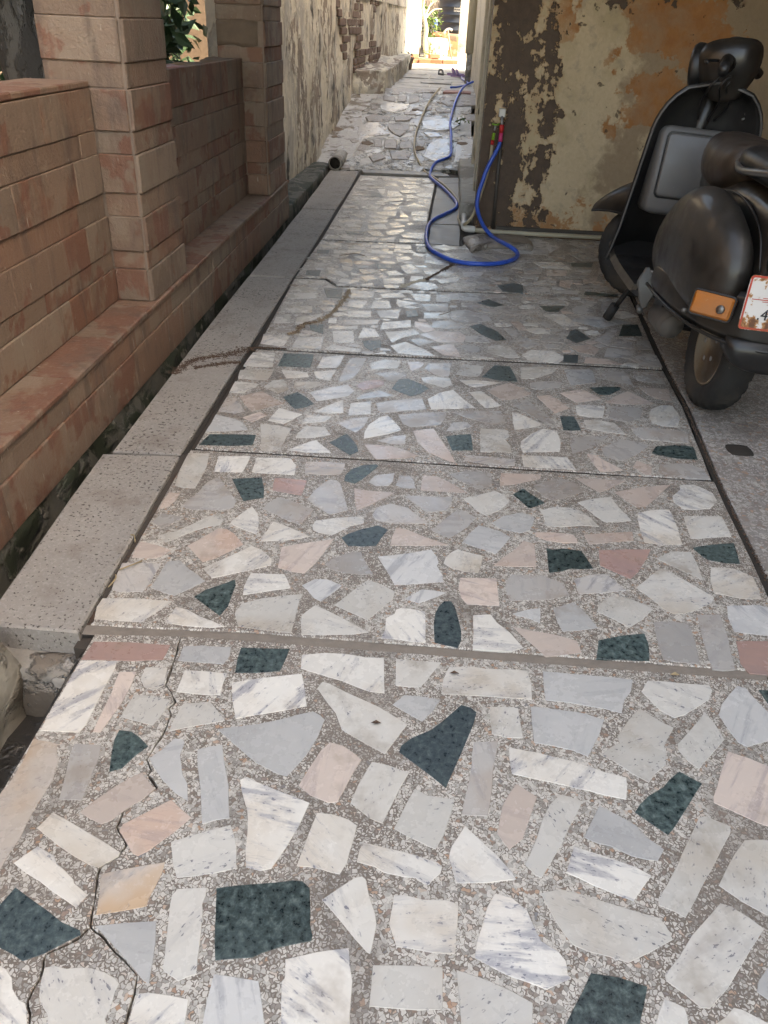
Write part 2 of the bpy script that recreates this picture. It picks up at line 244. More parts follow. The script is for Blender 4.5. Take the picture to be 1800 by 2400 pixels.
plain('white_paint', (0.75, 0.75, 0.73), 0.5, 0, 0.1, 30, 0.05)
plain('brick_red', (0.24, 0.105, 0.060), 0.85, 0, 0.3, 25, 0.5)
plain('old_brick', (0.13, 0.085, 0.065), 0.9, 0, 0.4, 25, 0.7)
plain('yard_ground', (0.42, 0.38, 0.32), 0.9, 0, 0.15, 4, 0.3)
plain('bark', (0.12, 0.11, 0.10), 0.9, 0, 0.35, 16, 0.9)
plain('pale_bark', (0.36, 0.32, 0.26), 0.85, 0, 0.2, 20, 0.5)
plain('wood', (0.26, 0.19, 0.13), 0.7, 0, 0.3, 20, 0.3)
plain('steel', (0.35, 0.35, 0.36), 0.45, 0.7, 0.25, 20, 0.1)
plain('purple_foam', (0.30, 0.20, 0.36), 0.7, 0, 0.15, 30, 0.1)
plain('grey_foam', (0.13, 0.12, 0.11), 0.7, 0, 0.2, 30, 0.1)
plain('blue_cloth', (0.10, 0.22, 0.60), 0.7, 0, 0.15, 30, 0.1)
plain('dry_straw', (0.36, 0.27, 0.15), 0.8, 0, 0.2, 30, 0.1)
def leafmat(name, c, tr=0.25):
    m, T, b = mk(name, 0.45); r = noi(T, oco(T), 8.0, 2.0)
    setc(T, b, mix(T, r, [x * 0.55 for x in c], [x * 1.5 for x in c])); b.inputs['Transmission Weight'].default_value = 0.0
    MAT[name] = m
leafmat('leaf', (0.042, 0.085, 0.040)); leafmat('leaf_light', (0.07, 0.12, 0.025)); leafmat('leaf_pale', (0.15, 0.18, 0.08))
# scooter finishes
def dusty(name, c, rough, dust, amt, metal=0.0, coat=0.0):
    m, T, b = mk(name, rough, metal); p = oco(T)
    n = noi(T, p, 6.0, 6.0, 0.65); f = noi(T, p, 70.0, 3.0, 0.6)
    up = nd(T, 'SeparateXYZ', {0: nd(T, 'NewGeometry').outputs['Normal']}).outputs[2]
    d = mt(T, 'MULTIPLY', mt(T, 'ADD', sstep(T, n, 0.38, 0.72), mt(T, 'MULTIPLY', sstep(T, up, 0.0, 1.0), 0.35)), amt)
    cc = mix(T, d, c, dust); cc = mix(T, mt(T, 'MULTIPLY', sstep(T, f, 0.68, 0.74), 0.35), cc, [min(1, x * 1.8) for x in dust]); setc(T, b, cc)
    setr(T, b, nd(T, 'MapRange', {0: d, 1: 0.0, 2: 0.6, 3: rough, 4: min(1, rough + 0.35)}).outputs[0])
    b.inputs['Coat Weight'].default_value = coat; b.inputs['Coat Roughness'].default_value = 0.16
    bump(T, b, f, 0.06, 0.002); MAT[name] = m
dusty('scooter_paint', (0.010, 0.0085, 0.007), 0.34, (0.040, 0.032, 0.024), 0.75, 0, 0.3)
dusty('scooter_black', (0.010, 0.010, 0.010), 0.3, (0.05, 0.045, 0.04), 0.4)
dusty('seat_leather', (0.034, 0.024, 0.018), 0.36, (0.075, 0.057, 0.042), 0.45)
dusty('tyre_rubber', (0.016, 0.016, 0.016), 0.75, (0.085, 0.07, 0.055), 0.6)
dusty('wheel_rim', (0.24, 0.20, 0.15), 0.5, (0.20, 0.12, 0.06), 0.6, 0.0)
dusty('grey_panel', (0.10, 0.10, 0.098), 0.38, (0.16, 0.14, 0.12), 0.4)
dusty('silver_part', (0.13, 0.13, 0.125), 0.45, (0.11, 0.095, 0.08), 0.5, 0.35)
dusty('chrome_trim', (0.22, 0.22, 0.215), 0.32, (0.2, 0.18, 0.15), 0.4, 0.8)
dusty('orange_lens', (0.42, 0.125, 0.015), 0.3, (0.26, 0.14, 0.07), 0.5)
dusty('red_lens', (0.20, 0.008, 0.008), 0.25, (0.13, 0.05, 0.04), 0.35)
dusty('plate_red', (0.50, 0.05, 0.03), 0.5, (0.30, 0.14, 0.06), 0.4)
dusty('ink', (0.012, 0.012, 0.016), 0.5, (0.06, 0.05, 0.04), 0.3)
def platemat():
    m, T, b = mk('plate_white', 0.5); p = oco(T); xyz = nd(T, 'SeparateXYZ', {0: p})
    n = noi(T, p, 26.0, 6.0, 0.65, 0.3); x = xyz.outputs[0]; z = xyz.outputs[2]
    low = sstep(T, z, -0.01, -0.085); top = mt(T, 'MULTIPLY', sstep(T, z, 0.035, 0.09), 0.8)
    k = mt(T, 'ADD', n, mt(T, 'MULTIPLY', mt(T, 'MAXIMUM', low, top), 0.22))
    c = ramp(T, k, [(0.0, (0.66, 0.63, 0.60)), (0.60, (0.64, 0.61, 0.57)), (0.645, (0.42, 0.20, 0.07)), (0.74, (0.16, 0.065, 0.03)), (1.0, (0.06, 0.035, 0.025))])
    setc(T, b, c); MAT['plate_white'] = m
platemat()
# ---------------------------------------------------------------- mesh helpers
def mesh(name, vs, fs, smooth=False):
    me = bpy.data.meshes.new(name); me.from_pydata([tuple(v) for v in vs], [], fs); me.update()
    if smooth: me.polygons.foreach_set('use_smooth', [True] * len(me.polygons))
    return me
def obj(name, me, mat=None, parent=None, loc=None, rot=None):
    o = bpy.data.objects.new(name, me); C.objects.link(o)
    if mat and me and not me.materials: me.materials.append(MAT[mat])
    if parent: o.parent = parent
    if loc: o.location = loc
    if rot: o.rotation_euler = rot
    return o
def tag(o, label, cat, group=None):
    o['label'] = label; o['category'] = cat
    if group: o['group'] = group
    return o
def struct(o): o['kind'] = 'structure'; return o
def stuff(o): o['kind'] = 'stuff'; return o
def empty(name, loc=(0, 0, 0), rot=(0, 0, 0)):
    o = bpy.data.objects.new(name, None); C.objects.link(o); o.location = loc; o.rotation_euler = rot; o.empty_display_size = 0.1; return o
def cbox(x0, x1, y0, y1, z0, z1, b=0.004, jit=0.0):
    """box with chamfered edges"""
    bm = bmesh.new(); bmesh.ops.create_cube(bm, size=1)
    for v in bm.verts:
        v.co = Vector((x0 if v.co.x < 0 else x1, y0 if v.co.y < 0 else y1, z0 if v.co.z < 0 else z1))
        if jit: v.co += Vector([random.uniform(-jit, jit) for _ in range(3)])
    if b: bmesh.ops.bevel(bm, geom=bm.edges[:], offset=b, segments=1, affect='EDGES', clamp_overlap=True)
    me = bpy.data.meshes.new('box'); bm.to_mesh(me); bm.free(); return me
def lump(x0, x1, y0, y1, z0, z1, cuts=4, amp=0.02, freq=6.0, seed=0.0, rnd_=0.25):
    """rough block: subdivided, rounded and roughened"""
    bm = bmesh.new(); bmesh.ops.create_cube(bm, size=2)
    bmesh.ops.subdivide_edges(bm, edges=bm.edges[:], cuts=cuts, use_grid_fill=True)
    c = Vector(((x0 + x1) / 2, (y0 + y1) / 2, (z0 + z1) / 2)); h = Vector(((x1 - x0) / 2, (y1 - y0) / 2, (z1 - z0) / 2))
    for v in bm.verts:
        d = v.co.copy(); s = d.lerp(d.normalized() * 1.25, rnd_)
        p = Vector((c.x + s.x * h.x, c.y + s.y * h.y, c.z + s.z * h.z)); n = d.normalized()
        v.co = p + n * amp * noise.noise(p * freq + Vector((seed, seed * 1.7, 3.1)))
    me = bpy.data.meshes.new('lump'); bm.to_mesh(me); bm.free()
    me.polygons.foreach_set('use_smooth', [True] * len(me.polygons)); return me
def tube(pts, r, seg=10, closed=False, caps=True, radii=None):
    pts = [Vector(p) for p in pts]; n = len(pts); vs = []; fs = []; up = None
    for i, p in enumerate(pts):
        t = (pts[min(i + 1, n - 1)] - pts[max(i - 1, 0)]) if not closed else (pts[(i + 1) % n] - pts[i - 1]); t.normalize()
        if up is None: up = Vector((0, 0, 1)) if abs(t.z) < 0.9 else Vector((1, 0, 0))
        s = t.cross(up).normalized(); up = s.cross(t).normalized(); rr = radii[i] if radii else r
        for k in range(seg):
            a = 2 * math.pi * k / seg; vs.append(p + s * (math.cos(a) * rr) + up * (math.sin(a) * rr))
    m = n if closed else n - 1
    for i in range(m):
        j = (i + 1) % n
        for k in range(seg): fs.append((i * seg + k, i * seg + (k + 1) % seg, j * seg + (k + 1) % seg, j * seg + k))
    if caps and not closed: fs.append(tuple(range(seg))[::-1]); fs.append(tuple((n - 1) * seg + k for k in range(seg)))
    me = mesh('tube', vs, fs, True); bm = bmesh.new(); bm.from_mesh(me); bmesh.ops.recalc_face_normals(bm, faces=bm.faces[:]); bm.to_mesh(me); bm.free(); return me
def spline(pts, k=6):
    P = [Vector(p) for p in pts]; out = []
    for i in range(len(P) - 1):
        a, b, c, d = P[max(i - 1, 0)], P[i], P[i + 1], P[min(i + 2, len(P) - 1)]
        for j in range(k):
            t = j / k; out.append(0.5 * ((2 * b) + (c - a) * t + (2 * a - 5 * b + 4 * c - d) * t * t + (3 * b - a - 3 * c + d) * t ** 3))
    out.append(P[-1]); return out
def loft(rings, cap=True, smooth=True):
    n = len(rings[0]); vs = [p for r in rings for p in r]; fs = []
    for i in range(len(rings) - 1):
        for k in range(n): fs.append((i * n + k, i * n + (k + 1) % n, (i + 1) * n + (k + 1) % n, (i + 1) * n + k))
    if cap: fs.append(tuple(range(n))[::-1]); fs.append(tuple((len(rings) - 1) * n + k for k in range(n)))
    me = mesh('loft', vs, fs, smooth); bm = bmesh.new(); bm.from_mesh(me); bmesh.ops.recalc_face_normals(bm, faces=bm.faces[:]); bm.to_mesh(me); bm.free(); return me
def slab(poly, z0, z1, b=0.001):
    """flat stone: polygon with thickness and a small chamfer round the top"""
    n = len(poly); cx = sum(p[0] for p in poly) / n; cy = sum(p[1] for p in poly) / n; ins = []
    for i in range(n):
        p0, p, p1 = Vector(poly[i - 1]), Vector(poly[i]), Vector(poly[(i + 1) % n])
        d0 = (p - p0).normalized(); d1 = (p1 - p).normalized(); nn = Vector((-d0.y - d1.y, d0.x + d1.x))
        nn = nn.normalized() if nn.length > 1e-6 else Vector((-d0.y, d0.x)); ins.append(p + nn * b)
    vs = [(p[0], p[1], z0) for p in poly] + [(p[0], p[1], z1 - b * 0.8) for p in poly] + [(p.x, p.y, z1) for p in ins]; fs = []
    for i in range(n):
        j = (i + 1) % n; fs.append((i, j, n + j, n + i)); fs.append((n + i, n + j, 2 * n + j, 2 * n + i))
    fs.append(tuple(2 * n + i for i in range(n))); return mesh('slab', vs, fs)
def rough_poly(P, step, amp, seed=0.0):
    out = []; n = len(P)
    for i in range(n):
        a, b = Vector(P[i]), Vector(P[(i + 1) % n]); d = b - a; l = d.length
        if l < 1e-5: continue
        k = max(1, min(4, int(round(l / step)))); nn = Vector((-d.y, d.x)) / l
        for j in range(k):
            t = j / k; q = a + d * t
            if j: q += nn * amp * random.uniform(-1, 1)
            else: q += (Vector(P[i - 1]) - a).normalized() * min(0.15 * l, amp * 1.2) * 0.5 + d / l * amp * 0.3
            out.append((q.x, q.y))
    return out
def leaves(n, fn, size, seed=1):
    rg = random.Random(seed); vs = []; fs = []
    for i in range(n):
        p = fn(rg); s = size * rg.uniform(0.55, 1.3)
        a = Vector((rg.uniform(-1, 1), rg.uniform(-1, 1), rg.uniform(-0.8, 0.5))).normalized(); b = a.cross(Vector((rg.uniform(-1, 1), rg.uniform(-1, 1), rg.uniform(-1, 1)))).normalized(); c = a.cross(b)
        k = len(vs); vs += [p - a * s, p + b * s * 0.42 + c * s * 0.12, p + a * s, p - b * s * 0.42 + c * s * 0.12]; fs += [(k, k + 1, k + 2), (k, k + 2, k + 3)]
    return mesh('leaves', vs, fs)
def grid_wall(p0, p1, z0, z1, thick, amp, step=0.08, freq=2.0):
    """rough upright wall from p0 to p1, its uneven face on the right-hand side of that direction"""
    a, b = Vector((p0[0], p0[1], 0)), Vector((p1[0], p1[1], 0)); l = (b - a).length; d = (b - a) / l; nn = Vector((d.y, -d.x, 0))
    nx = int(l / step) + 1; nz = int((z1 - z0) / step) + 1; vs = []; fs = []
    for j in range(nz + 1):
        for i in range(nx + 1):
            q = a + d * (l * i / nx); q.z = z0 + (z1 - z0) * j / nz
            vs.append(q + nn * amp * noise.fractal(q * freq, 1.0, 2.0, 4))
    for j in range(nz):
        for i in range(nx): k = j * (nx + 1) + i; fs.append((k, k + 1, k + nx + 2, k + nx + 1))
    k0 = len(vs)
    for q, z in ((a, z0), (b, z0), (b, z1), (a, z1)): w = q - nn * thick; w.z = z; vs.append(w)
    A, B, E, F = 0, nx, nz * (nx + 1) + nx, nz * (nx + 1)
    fs += [(k0 + 1, k0, k0 + 3, k0 + 2), (A, F, k0 + 3, k0), (B, k0 + 1, k0 + 2, E), (F, E, k0 + 2, k0 + 3)]
    me = mesh('wall', vs, fs, True); bm = bmesh.new(); bm.from_mesh(me); bmesh.ops.recalc_face_normals(bm, faces=bm.faces[:]); bm.to_mesh(me); bm.free(); return me
PIECES="""0w -592,792 -542,764 -480,736 -464,733 -440,756 -440,763 -579,825
0w -544,701 -494,676 -472,665 -463,688 -492,704 -495,710 -514,723 -533,734 -542,747 -576,761 -600,727
0g -555,596 -532,589 -515,581 -489,595 -467,613 -449,626 -453,633 -485,642 -515,658 -551,675 -578,689 -587,660 -591,631
0c -455,714 -447,692 -439,657 -401,668 -369,678 -369,696 -366,713 -363,734 -364,754 -421,736 -458,723
0p -436,780 -420,762 -410,759 -397,770 -375,798 -366,808 -346,839 -391,871 -455,814 -457,801
0w -352,754 -338,728 -312,734 -279,743 -249,754 -258,792 -266,811 -278,832 -323,812 -367,790
0b -400,618 -363,591 -337,571 -328,568 -332,593 -338,626 -347,658 -394,650 -434,641
0w -337,700 -335,685 -330,661 -323,627 -315,588 -311,586 -289,575 -279,582 -266,587 -271,610 -276,643 -282,676 -287,690 -285,705 -287,718 -331,711
0g -261,668 -246,608 -193,618 -181,626 -154,638 -113,650 -113,659 -119,673 -123,702 -129,733 -142,743 -157,743 -213,731 -243,725 -273,718
0w -478,559 -472,539 -464,528 -449,516 -443,497 -362,505 -372,519 -369,533 -371,551 -369,565 -377,571 -395,578 -418,582 -438,580 -450,577 -468,580 -481,576
0w -340,532 -339,507 -263,514 -266,537 -268,554 -295,556 -326,557 -340,554
0w -522,490 -467,495 -480,519 -486,528 -497,531 -512,544 -519,558 -533,569 -543,572 -564,570
0b -243,555 -241,516 -155,524 -167,557 -178,587 -217,589 -243,590
0w -146,827 -151,794 -156,767 -134,768 -116,766 -99,762 -85,760 -76,782 -74,802 -69,832 -67,853 -83,863 -110,870 -138,871
0w -59,807 -61,784 -31,779 -16,770 17,766 34,767 49,757 57,756 63,767 75,779 77,790 70,797 47,803 12,811 -27,817 -54,822
0w 3,875 -6,852 23,838 66,820 70,830 79,850 91,894 97,923 49,926 26,939
0w 102,847 91,828 87,808 95,781 98,763 148,769 195,780 188,793 165,821 138,847 114,871
0w -77,687 -50,659 -30,641 -25,639 -23,657 -20,685 -24,702 -37,733 -43,756 -50,761 -61,757 -81,739 -108,715
0w 1,709 -2,687 5,671 12,653 32,653 66,650 98,651 101,692 103,729 85,734 47,731 18,736 2,733
0w -142,594 -146,589 -135,526 -43,535 -46,558 -47,599 -54,624 -57,646 -102,635 -147,620
0w -20,591 -21,567 4,568 47,569 81,573 80,601 80,631 55,630 11,627 -21,624
0w 147,729 139,701 129,672 126,649 153,636 176,627 209,619 227,613 244,623 263,632 259,639 259,657 249,670 225,683 216,706 208,730 186,748 159,753
0w 102,603 104,582 106,549 202,558 206,594 190,601 177,607 143,619 121,624 99,629
0w 261,928 246,895 234,860 221,830 210,808 225,791 236,786 255,819 277,856 307,914 321,941 301,950 282,953
0b 332,904 313,869 333,860 356,857 388,841 413,837 430,837 445,860 421,880 405,904 377,921 349,937
0w 283,819 275,799 294,793 317,782 333,776 355,768 376,761 398,790 414,809 390,822 342,837 294,850
0w 487,878 463,838 436,797 414,768 415,758 437,750 451,741 473,772 492,800 520,838 545,875 566,904 571,918 549,927 533,935 519,930
0w 542,838 517,802 548,777 580,758 612,755 659,890 636,896 608,896 585,892
0w 238,743 249,719 261,696 273,681 294,674 327,669 350,663 385,682 424,705 418,726 411,738 371,746 334,755 295,765 262,771 231,760
0w 485,745 454,715 425,678 399,651 399,642 423,625 440,609 453,610 485,640 509,668 540,705 568,736 550,752 527,768 511,772
0g 261,591 243,562 347,572 361,607 371,632 331,641 292,643
0w 379,598 367,574 416,578 418,596 417,608 405,613 390,617
0w 469,599 437,580 533,589 527,599 498,613 486,615
0b 577,681 553,677 533,655 525,639 538,630 557,624
0r -680,1189 -631,1194 -573,1198 -514,1208 -512,1232 -512,1256 -596,1254 -676,1247
0w -680,1158 -679,1105 -680,1042 -679,994 -604,998 -600,1019 -601,1084 -602,1127 -601,1167 -605,1194 -649,1191 -680,1186
0p -583,1103 -583,1045 -581,1002 -566,1002 -560,1040 -554,1081 -552,1128 -555,1168 -590,1164
0w -540,1149 -526,1127 -502,1121 -489,1135 -491,1153 -496,1188 -542,1183
0w -542,1074 -543,1044 -504,1036 -475,1030 -464,1071 -462,1099 -497,1104 -538,1106
0b -482,1209 -433,1210 -385,1211 -378,1236 -382,1265 -448,1262 -484,1255
0w -459,1121 -399,1120 -369,1123 -372,1153 -370,1185 -417,1186 -460,1184
0w -441,1053 -442,1019 -395,1039 -343,1058 -368,1086 -385,1104 -436,1092
0g -535,989 -528,956 -517,915 -497,926 -484,956 -467,981 -492,1001 -511,1012 -535,1013
0c -677,919 -678,869 -683,856 -688,784 -627,667 -615,715 -610,773 -612,815 -611,843 -607,889 -616,936 -625,946 -634,968 -659,973 -682,972
0y -601,945 -588,894 -580,850 -540,853 -542,879 -544,909 -546,944 -554,975 -604,972
0p -496,886 -521,852 -535,829 -513,819 -490,810 -476,819 -463,840 -438,867 -425,889 -447,909 -459,922 -470,914
0b -439,977 -457,953 -441,934 -419,909 -386,883 -361,870 -373,907 -388,926 -394,943 -404,966 -404,996 -409,1004 -426,1004
0b -366,946 -347,897 -325,827 -304,838 -282,844 -300,909 -321,961 -334,999 -358,991 -377,982
0g -361,1233 -356,1188 -313,1193 -265,1204 -260,1240 -257,1275 -329,1268 -362,1266
0w -343,1113 -325,1064 -288,1079 -237,1096 -194,1113 -206,1159 -219,1202 -309,1176 -356,1160
0b -308,999 -263,964 -219,943 -202,940 -175,992 -161,1038 -154,1082 -165,1092 -180,1101 -230,1077 -283,1055 -354,1035
0w -276,903 -256,861 -251,844 -243,788 -235,757 -211,753 -194,759 -178,799 -164,841 -153,889 -206,906 -255,923 -273,932 -284,924
0p 179,917 168,860 187,832 211,856 242,944 207,969
0w -224,1216 -187,1206 -133,1190 -74,1166 -44,1165 -52,1246 -54,1270 -93,1267 -130,1272 -180,1271 -229,1258
0w -24,1189 3,1188 28,1191 52,1239 69,1270 28,1269 -29,1270
0w 73,1219 69,1176 110,1178 159,1180 212,1181 253,1182 255,1226 250,1265 217,1266 162,1261 133,1265 84,1257
0w -182,1164 -161,1134 -135,1100 -119,1060 -67,1029 -32,1009 -11,1054 6,1088 -52,1126 -117,1157 -158,1180 -174,1184
0b -27,1135 10,1112 34,1097 55,1130 69,1161 32,1165 -5,1165
0g 97,1134 73,1103 50,1077 15,1054 -4,1033 -7,1017 18,998 53,970 81,945 97,993 115,1046 133,1102 140,1135 128,1146 109,1151
0w 166,1118 168,1080 200,1075 228,1077 223,1155 210,1156 166,1153
0p -151,1005 -167,960 -179,922 -155,904 -121,892 -106,895 -96,927 -88,955 -74,992 -88,1005 -113,1022 -137,1027
0w -75,933 -84,896 -47,868 -25,860 -12,900 2,941 15,972 -24,985 -55,990
0y 129,1029 127,996 116,933 108,891 154,894 163,952 167,997 175,1037 179,1065 132,1057
0g 486,1007 471,988 442,968 422,947 409,929 439,904 458,888 471,904 509,956 545,1005 525,1018 509,1029
0w 198,1025 200,989 242,982 309,971 362,960 400,954 406,981 409,1004 370,1012 317,1031 247,1045 198,1051
0b 280,1225 279,1183 336,1181 396,1173 429,1164 441,1203 458,1227 470,1265 411,1267 346,1267 282,1268
0b 247,1115 247,1068 289,1063 320,1057 346,1045 360,1073 376,1105 391,1143 348,1157 302,1160 248,1162
0w 480,1230 507,1181 532,1163 554,1174 585,1198 616,1224 630,1252 628,1267 554,1266 500,1266
0w 440,1149 408,1101 411,1086 391,1073 371,1052 397,1036 421,1014 448,996 464,1019 489,1043 494,1069 495,1092 510,1113 525,1138 501,1151 486,1166 468,1183
0w 574,1156 540,1116 522,1095 520,1079 531,1055 548,1037 583,1079 617,1117 608,1159 597,1187
0b 638,1213 623,1182 631,1146 641,1112 656,1102 673,1111 700,1122 732,1130 743,1171 726,1202 709,1243 703,1265 686,1272
0g 734,1226 755,1197 778,1264 747,1265 727,1265
0p 583,1028 557,977 554,964 587,948 621,929 663,915 708,1045 679,1060 650,1075 614,1088
1w -719,2030 -705,1917 -682,1908 -642,1909 -645,2041 -659,2126 -723,2117
1w -616,2014 -533,2020 -531,2067 -531,2127 -629,2112
1w -507,2026 -453,2025 -378,2027 -384,2088 -409,2131 -512,2120
1y -620,1949 -629,1891 -645,1849 -657,1809 -621,1796 -534,1804 -511,1822 -511,1857 -550,1918 -583,1967 -601,1982
1g -521,1914 -492,1859 -463,1875 -440,1886 -449,1933 -470,2001 -509,1991 -555,1980
1r -430,1968 -424,1928 -409,1926 -338,1912 -337,1957 -336,2001 -386,2004 -432,2002
1p -712,1832 -710,1784 -689,1798 -677,1837 -677,1876 -710,1879
1y -707,1722 -671,1693 -655,1716 -629,1755 -695,1767
1y -424,1857 -433,1826 -398,1808 -345,1772 -313,1762 -301,1807 -292,1841 -365,1885 -403,1895
1w -579,1754 -601,1723 -634,1684 -672,1662 -654,1641 -640,1630 -605,1674 -560,1715 -524,1733 -523,1762 -535,1778 -554,1776
1w -487,1789 -503,1743 -455,1715 -421,1699 -427,1761 -440,1802 -463,1837
1w -399,1716 -405,1668 -365,1677 -309,1694 -281,1708 -357,1753 -390,1769
1p -560,1660 -583,1625 -557,1596 -525,1559 -496,1583 -471,1614 -444,1650 -481,1698 -504,1715 -527,1716
1p -708,1595 -702,1556 -646,1560 -629,1574 -616,1601 -666,1620 -706,1631
1y -714,1492 -704,1425 -680,1418 -629,1427 -626,1457 -625,1497 -622,1542 -718,1532
1b -615,1487 -618,1444 -583,1430 -553,1420 -518,1460 -498,1485 -525,1510 -552,1530 -583,1562 -612,1552
1w -441,1624 -478,1582 -518,1534 -504,1519 -484,1498 -445,1520 -398,1544 -356,1570 -360,1597 -392,1631 -421,1646
1p -342,1606 -339,1561 -298,1548 -270,1546 -249,1593 -230,1659 -218,1706 -305,1671 -347,1650
1w -403,1474 -398,1442 -331,1470 -292,1483 -306,1515 -317,1537 -399,1531
1w -714,1361 -703,1317 -643,1319 -593,1320 -587,1341 -567,1369 -551,1402 -640,1401 -713,1392
1w -542,1351 -546,1324 -484,1319 -437,1320 -411,1328 -475,1355 -510,1376 -539,1382
1g -455,1479 -489,1453 -509,1423 -486,1405 -457,1382 -432,1362 -422,1397 -423,1445 -423,1478 -430,1502
1w -401,1374 -383,1331 -312,1326 -263,1322 -263,1386 -264,1438 -260,1465 -302,1454 -352,1437 -395,1411
1y -349,2040 -292,2040 -243,2051 -238,2083 -238,2123 -308,2122 -359,2115
1g -230,2049 -229,2012 -195,2001 -177,2030 -159,2068 -136,2120 -144,2131 -186,2118 -217,2086
1y -157,2016 -132,1994 -95,2004 -85,2035 -84,2083 -142,2061
1y -77,2006 -49,1994 -17,1998 -23,2044 -37,2072 -70,2067
1p -4,1988 74,1991 135,1995 82,2050 44,2079 1,2086
1y 132,2045 165,2020 207,2039 206,2068 206,2125 129,2129 79,2098
1y -304,1953 -319,1895 -276,1847 -246,1823 -227,1832 -198,1851 -220,1933 -236,1996 -251,2015 -276,2014
1p -185,1906 -175,1850 -132,1898 -102,1930 -76,1965 -154,1967 -196,1973
1y -13,1907 20,1866 75,1889 86,1921 90,1965 13,1958 -51,1953
1w 146,1921 161,1893 184,1874 221,1909 252,1960 238,1998 214,2019 164,1987 119,1961
1y -130,1838 -120,1810 -77,1801 -20,1806 26,1815 -36,1888 -84,1905 -122,1876
1w -284,1766 -279,1739 -259,1728 -224,1722 -208,1741 -182,1773 -147,1792 -151,1828 -224,1810 -279,1788
1g -201,1714 -178,1678 -142,1680 -106,1688 -95,1729 -81,1769 -110,1786 -150,1763 -185,1734
1p -69,1733 -71,1693 21,1705 82,1716 20,1745 -30,1776 -61,1782
1y 64,1835 32,1781 57,1763 82,1750 106,1777 129,1808 157,1862 130,1885 106,1901
1b 136,1781 115,1734 168,1708 202,1690 224,1732 245,1778 212,1805 160,1823
1y -223,1603 -222,1585 -208,1569 -171,1559 -130,1558 -102,1564 -128,1615 -143,1657 -175,1647 -201,1627
1b -65,1569 -48,1525 27,1543 69,1554 67,1580 52,1620 56,1633 52,1658 36,1691 -31,1662 -100,1641
1w 73,1657 68,1632 88,1613 119,1605 156,1601 162,1635 169,1679 127,1690 104,1702 87,1684
1b -253,1482 -232,1452 -214,1441 -189,1480 -172,1509 -213,1530 -243,1526 -269,1497
1w -135,1509 -160,1467 -183,1432 -127,1403 -100,1388 -71,1435 -48,1475 -45,1503 -86,1529 -114,1540
1b -2,1498 -23,1476 13,1463 42,1484 78,1513 48,1518 17,1519
1p 105,1533 112,1496 125,1473 161,1475 202,1477 200,1534 199,1586 154,1583 109,1577
1w -238,1409 -251,1387 -240,1320 -169,1329 -120,1337 -93,1347 -151,1385 -193,1410 -225,1429
1w -39,1434 -41,1418 -59,1401 -59,1356 -66,1329 -29,1331 6,1326 33,1327 31,1387 28,1435 -6,1441 -29,1441
1g 59,1457 51,1430 49,1389 52,1329 80,1323 104,1319 111,1344 111,1377 105,1416 97,1461 88,1482 70,1479
1p 229,2047 265,2060 354,2109 359,2140 236,2130
1b 224,1810 275,1800 300,1818 318,1883 282,1908 231,1880 195,1838
1p 240,1641 302,1648 305,1752 278,1763 244,1708 221,1680 192,1637
1w 138,1377 135,1318 220,1320 247,1336 220,1384 192,1416 179,1444 138,1436
1y 217,1553 226,1499 304,1511 373,1539 361,1587 314,1613 238,1608 222,1580
1g 286,1967 305,1932 323,1943 354,1968 320,2012 296,2044 264,2004
1y 336,2041 351,2007 377,1980 437,2019 482,2057 452,2104 409,2126 327,2067
1p 495,2082 522,2049 564,2087 614,2137 530,2134 460,2129
1p 591,2015 615,1979 643,1987 693,2055 746,2132 658,2105 564,2060
1w 468,1954 488,1916 509,1886 552,1892 588,1905 563,1976 550,2031 484,2008 446,1985
1w 766,2102 734,2061 730,2025 748,1989 788,1990 830,2005 861,2052 860,2097 817,2142 773,2131
1w 343,1896 344,1844 399,1847 442,1861 492,1860 477,1898 449,1943 424,1952 376,1950 335,1923
1p 310,1789 341,1771 381,1766 422,1771 421,1789 415,1811 358,1815 312,1809
1p 445,1793 450,1767 510,1786 573,1802 576,1825 578,1848 500,1830 442,1815
1w 602,1867 600,1795 649,1794 701,1801 709,1913 708,1983 653,1972 610,1949
1w 735,1901 730,1831 788,1846 846,1858 849,1916 850,1965 739,1950
1g 333,1685 331,1625 362,1635 387,1651 414,1651 446,1659 436,1698 426,1735 378,1740 349,1729 334,1738
1r 464,1674 502,1646 532,1624 558,1660 589,1718 611,1767 537,1757 471,1745
1w 653,1692 682,1669 714,1644 717,1714 715,1770 662,1763 614,1725
1g 736,1758 750,1736 791,1727 830,1729 837,1779 843,1827 778,1811 724,1789
1y 392,1581 393,1547 465,1562 512,1577 489,1619 470,1639 430,1630 389,1606
1w 571,1629 537,1590 563,1556 587,1515 608,1497 634,1503 676,1526 712,1554 722,1576 691,1612 649,1659 617,1684
1w 731,1643 726,1592 785,1578 837,1582 844,1638 845,1677 808,1706 749,1705
1b 235,1446 263,1441 291,1425 297,1482 265,1472 229,1453
1b 330,1438 339,1401 382,1411 422,1424 407,1464 390,1496 378,1515 325,1482
1w 427,1484 463,1460 493,1433 531,1468 562,1509 543,1527 507,1549 470,1548 436,1513
1b 733,1498 732,1449 786,1444 841,1446 873,1539 842,1552 822,1559 743,1546
1p 241,1384 266,1350 293,1313 330,1323 373,1335 371,1353 367,1375 311,1392 267,1397 226,1406
1g 401,1319 459,1323 516,1325 526,1382 524,1418 467,1403 415,1381
1y 548,1400 547,1334 589,1329 625,1328 633,1400 636,1467 595,1470 554,1463
1y 651,1391 647,1314 670,1314 697,1320 714,1446 718,1511 661,1501
1r 713,1339 724,1311 762,1311 794,1310 834,1424 800,1425 726,1416
2w -721,2930 -723,2860 -664,2854 -609,2866 -629,3012 -717,3003
2g -593,2876 -465,2878 -472,3025 -594,3018
2b -440,2882 -364,2895 -354,2938 -351,3039 -435,3002
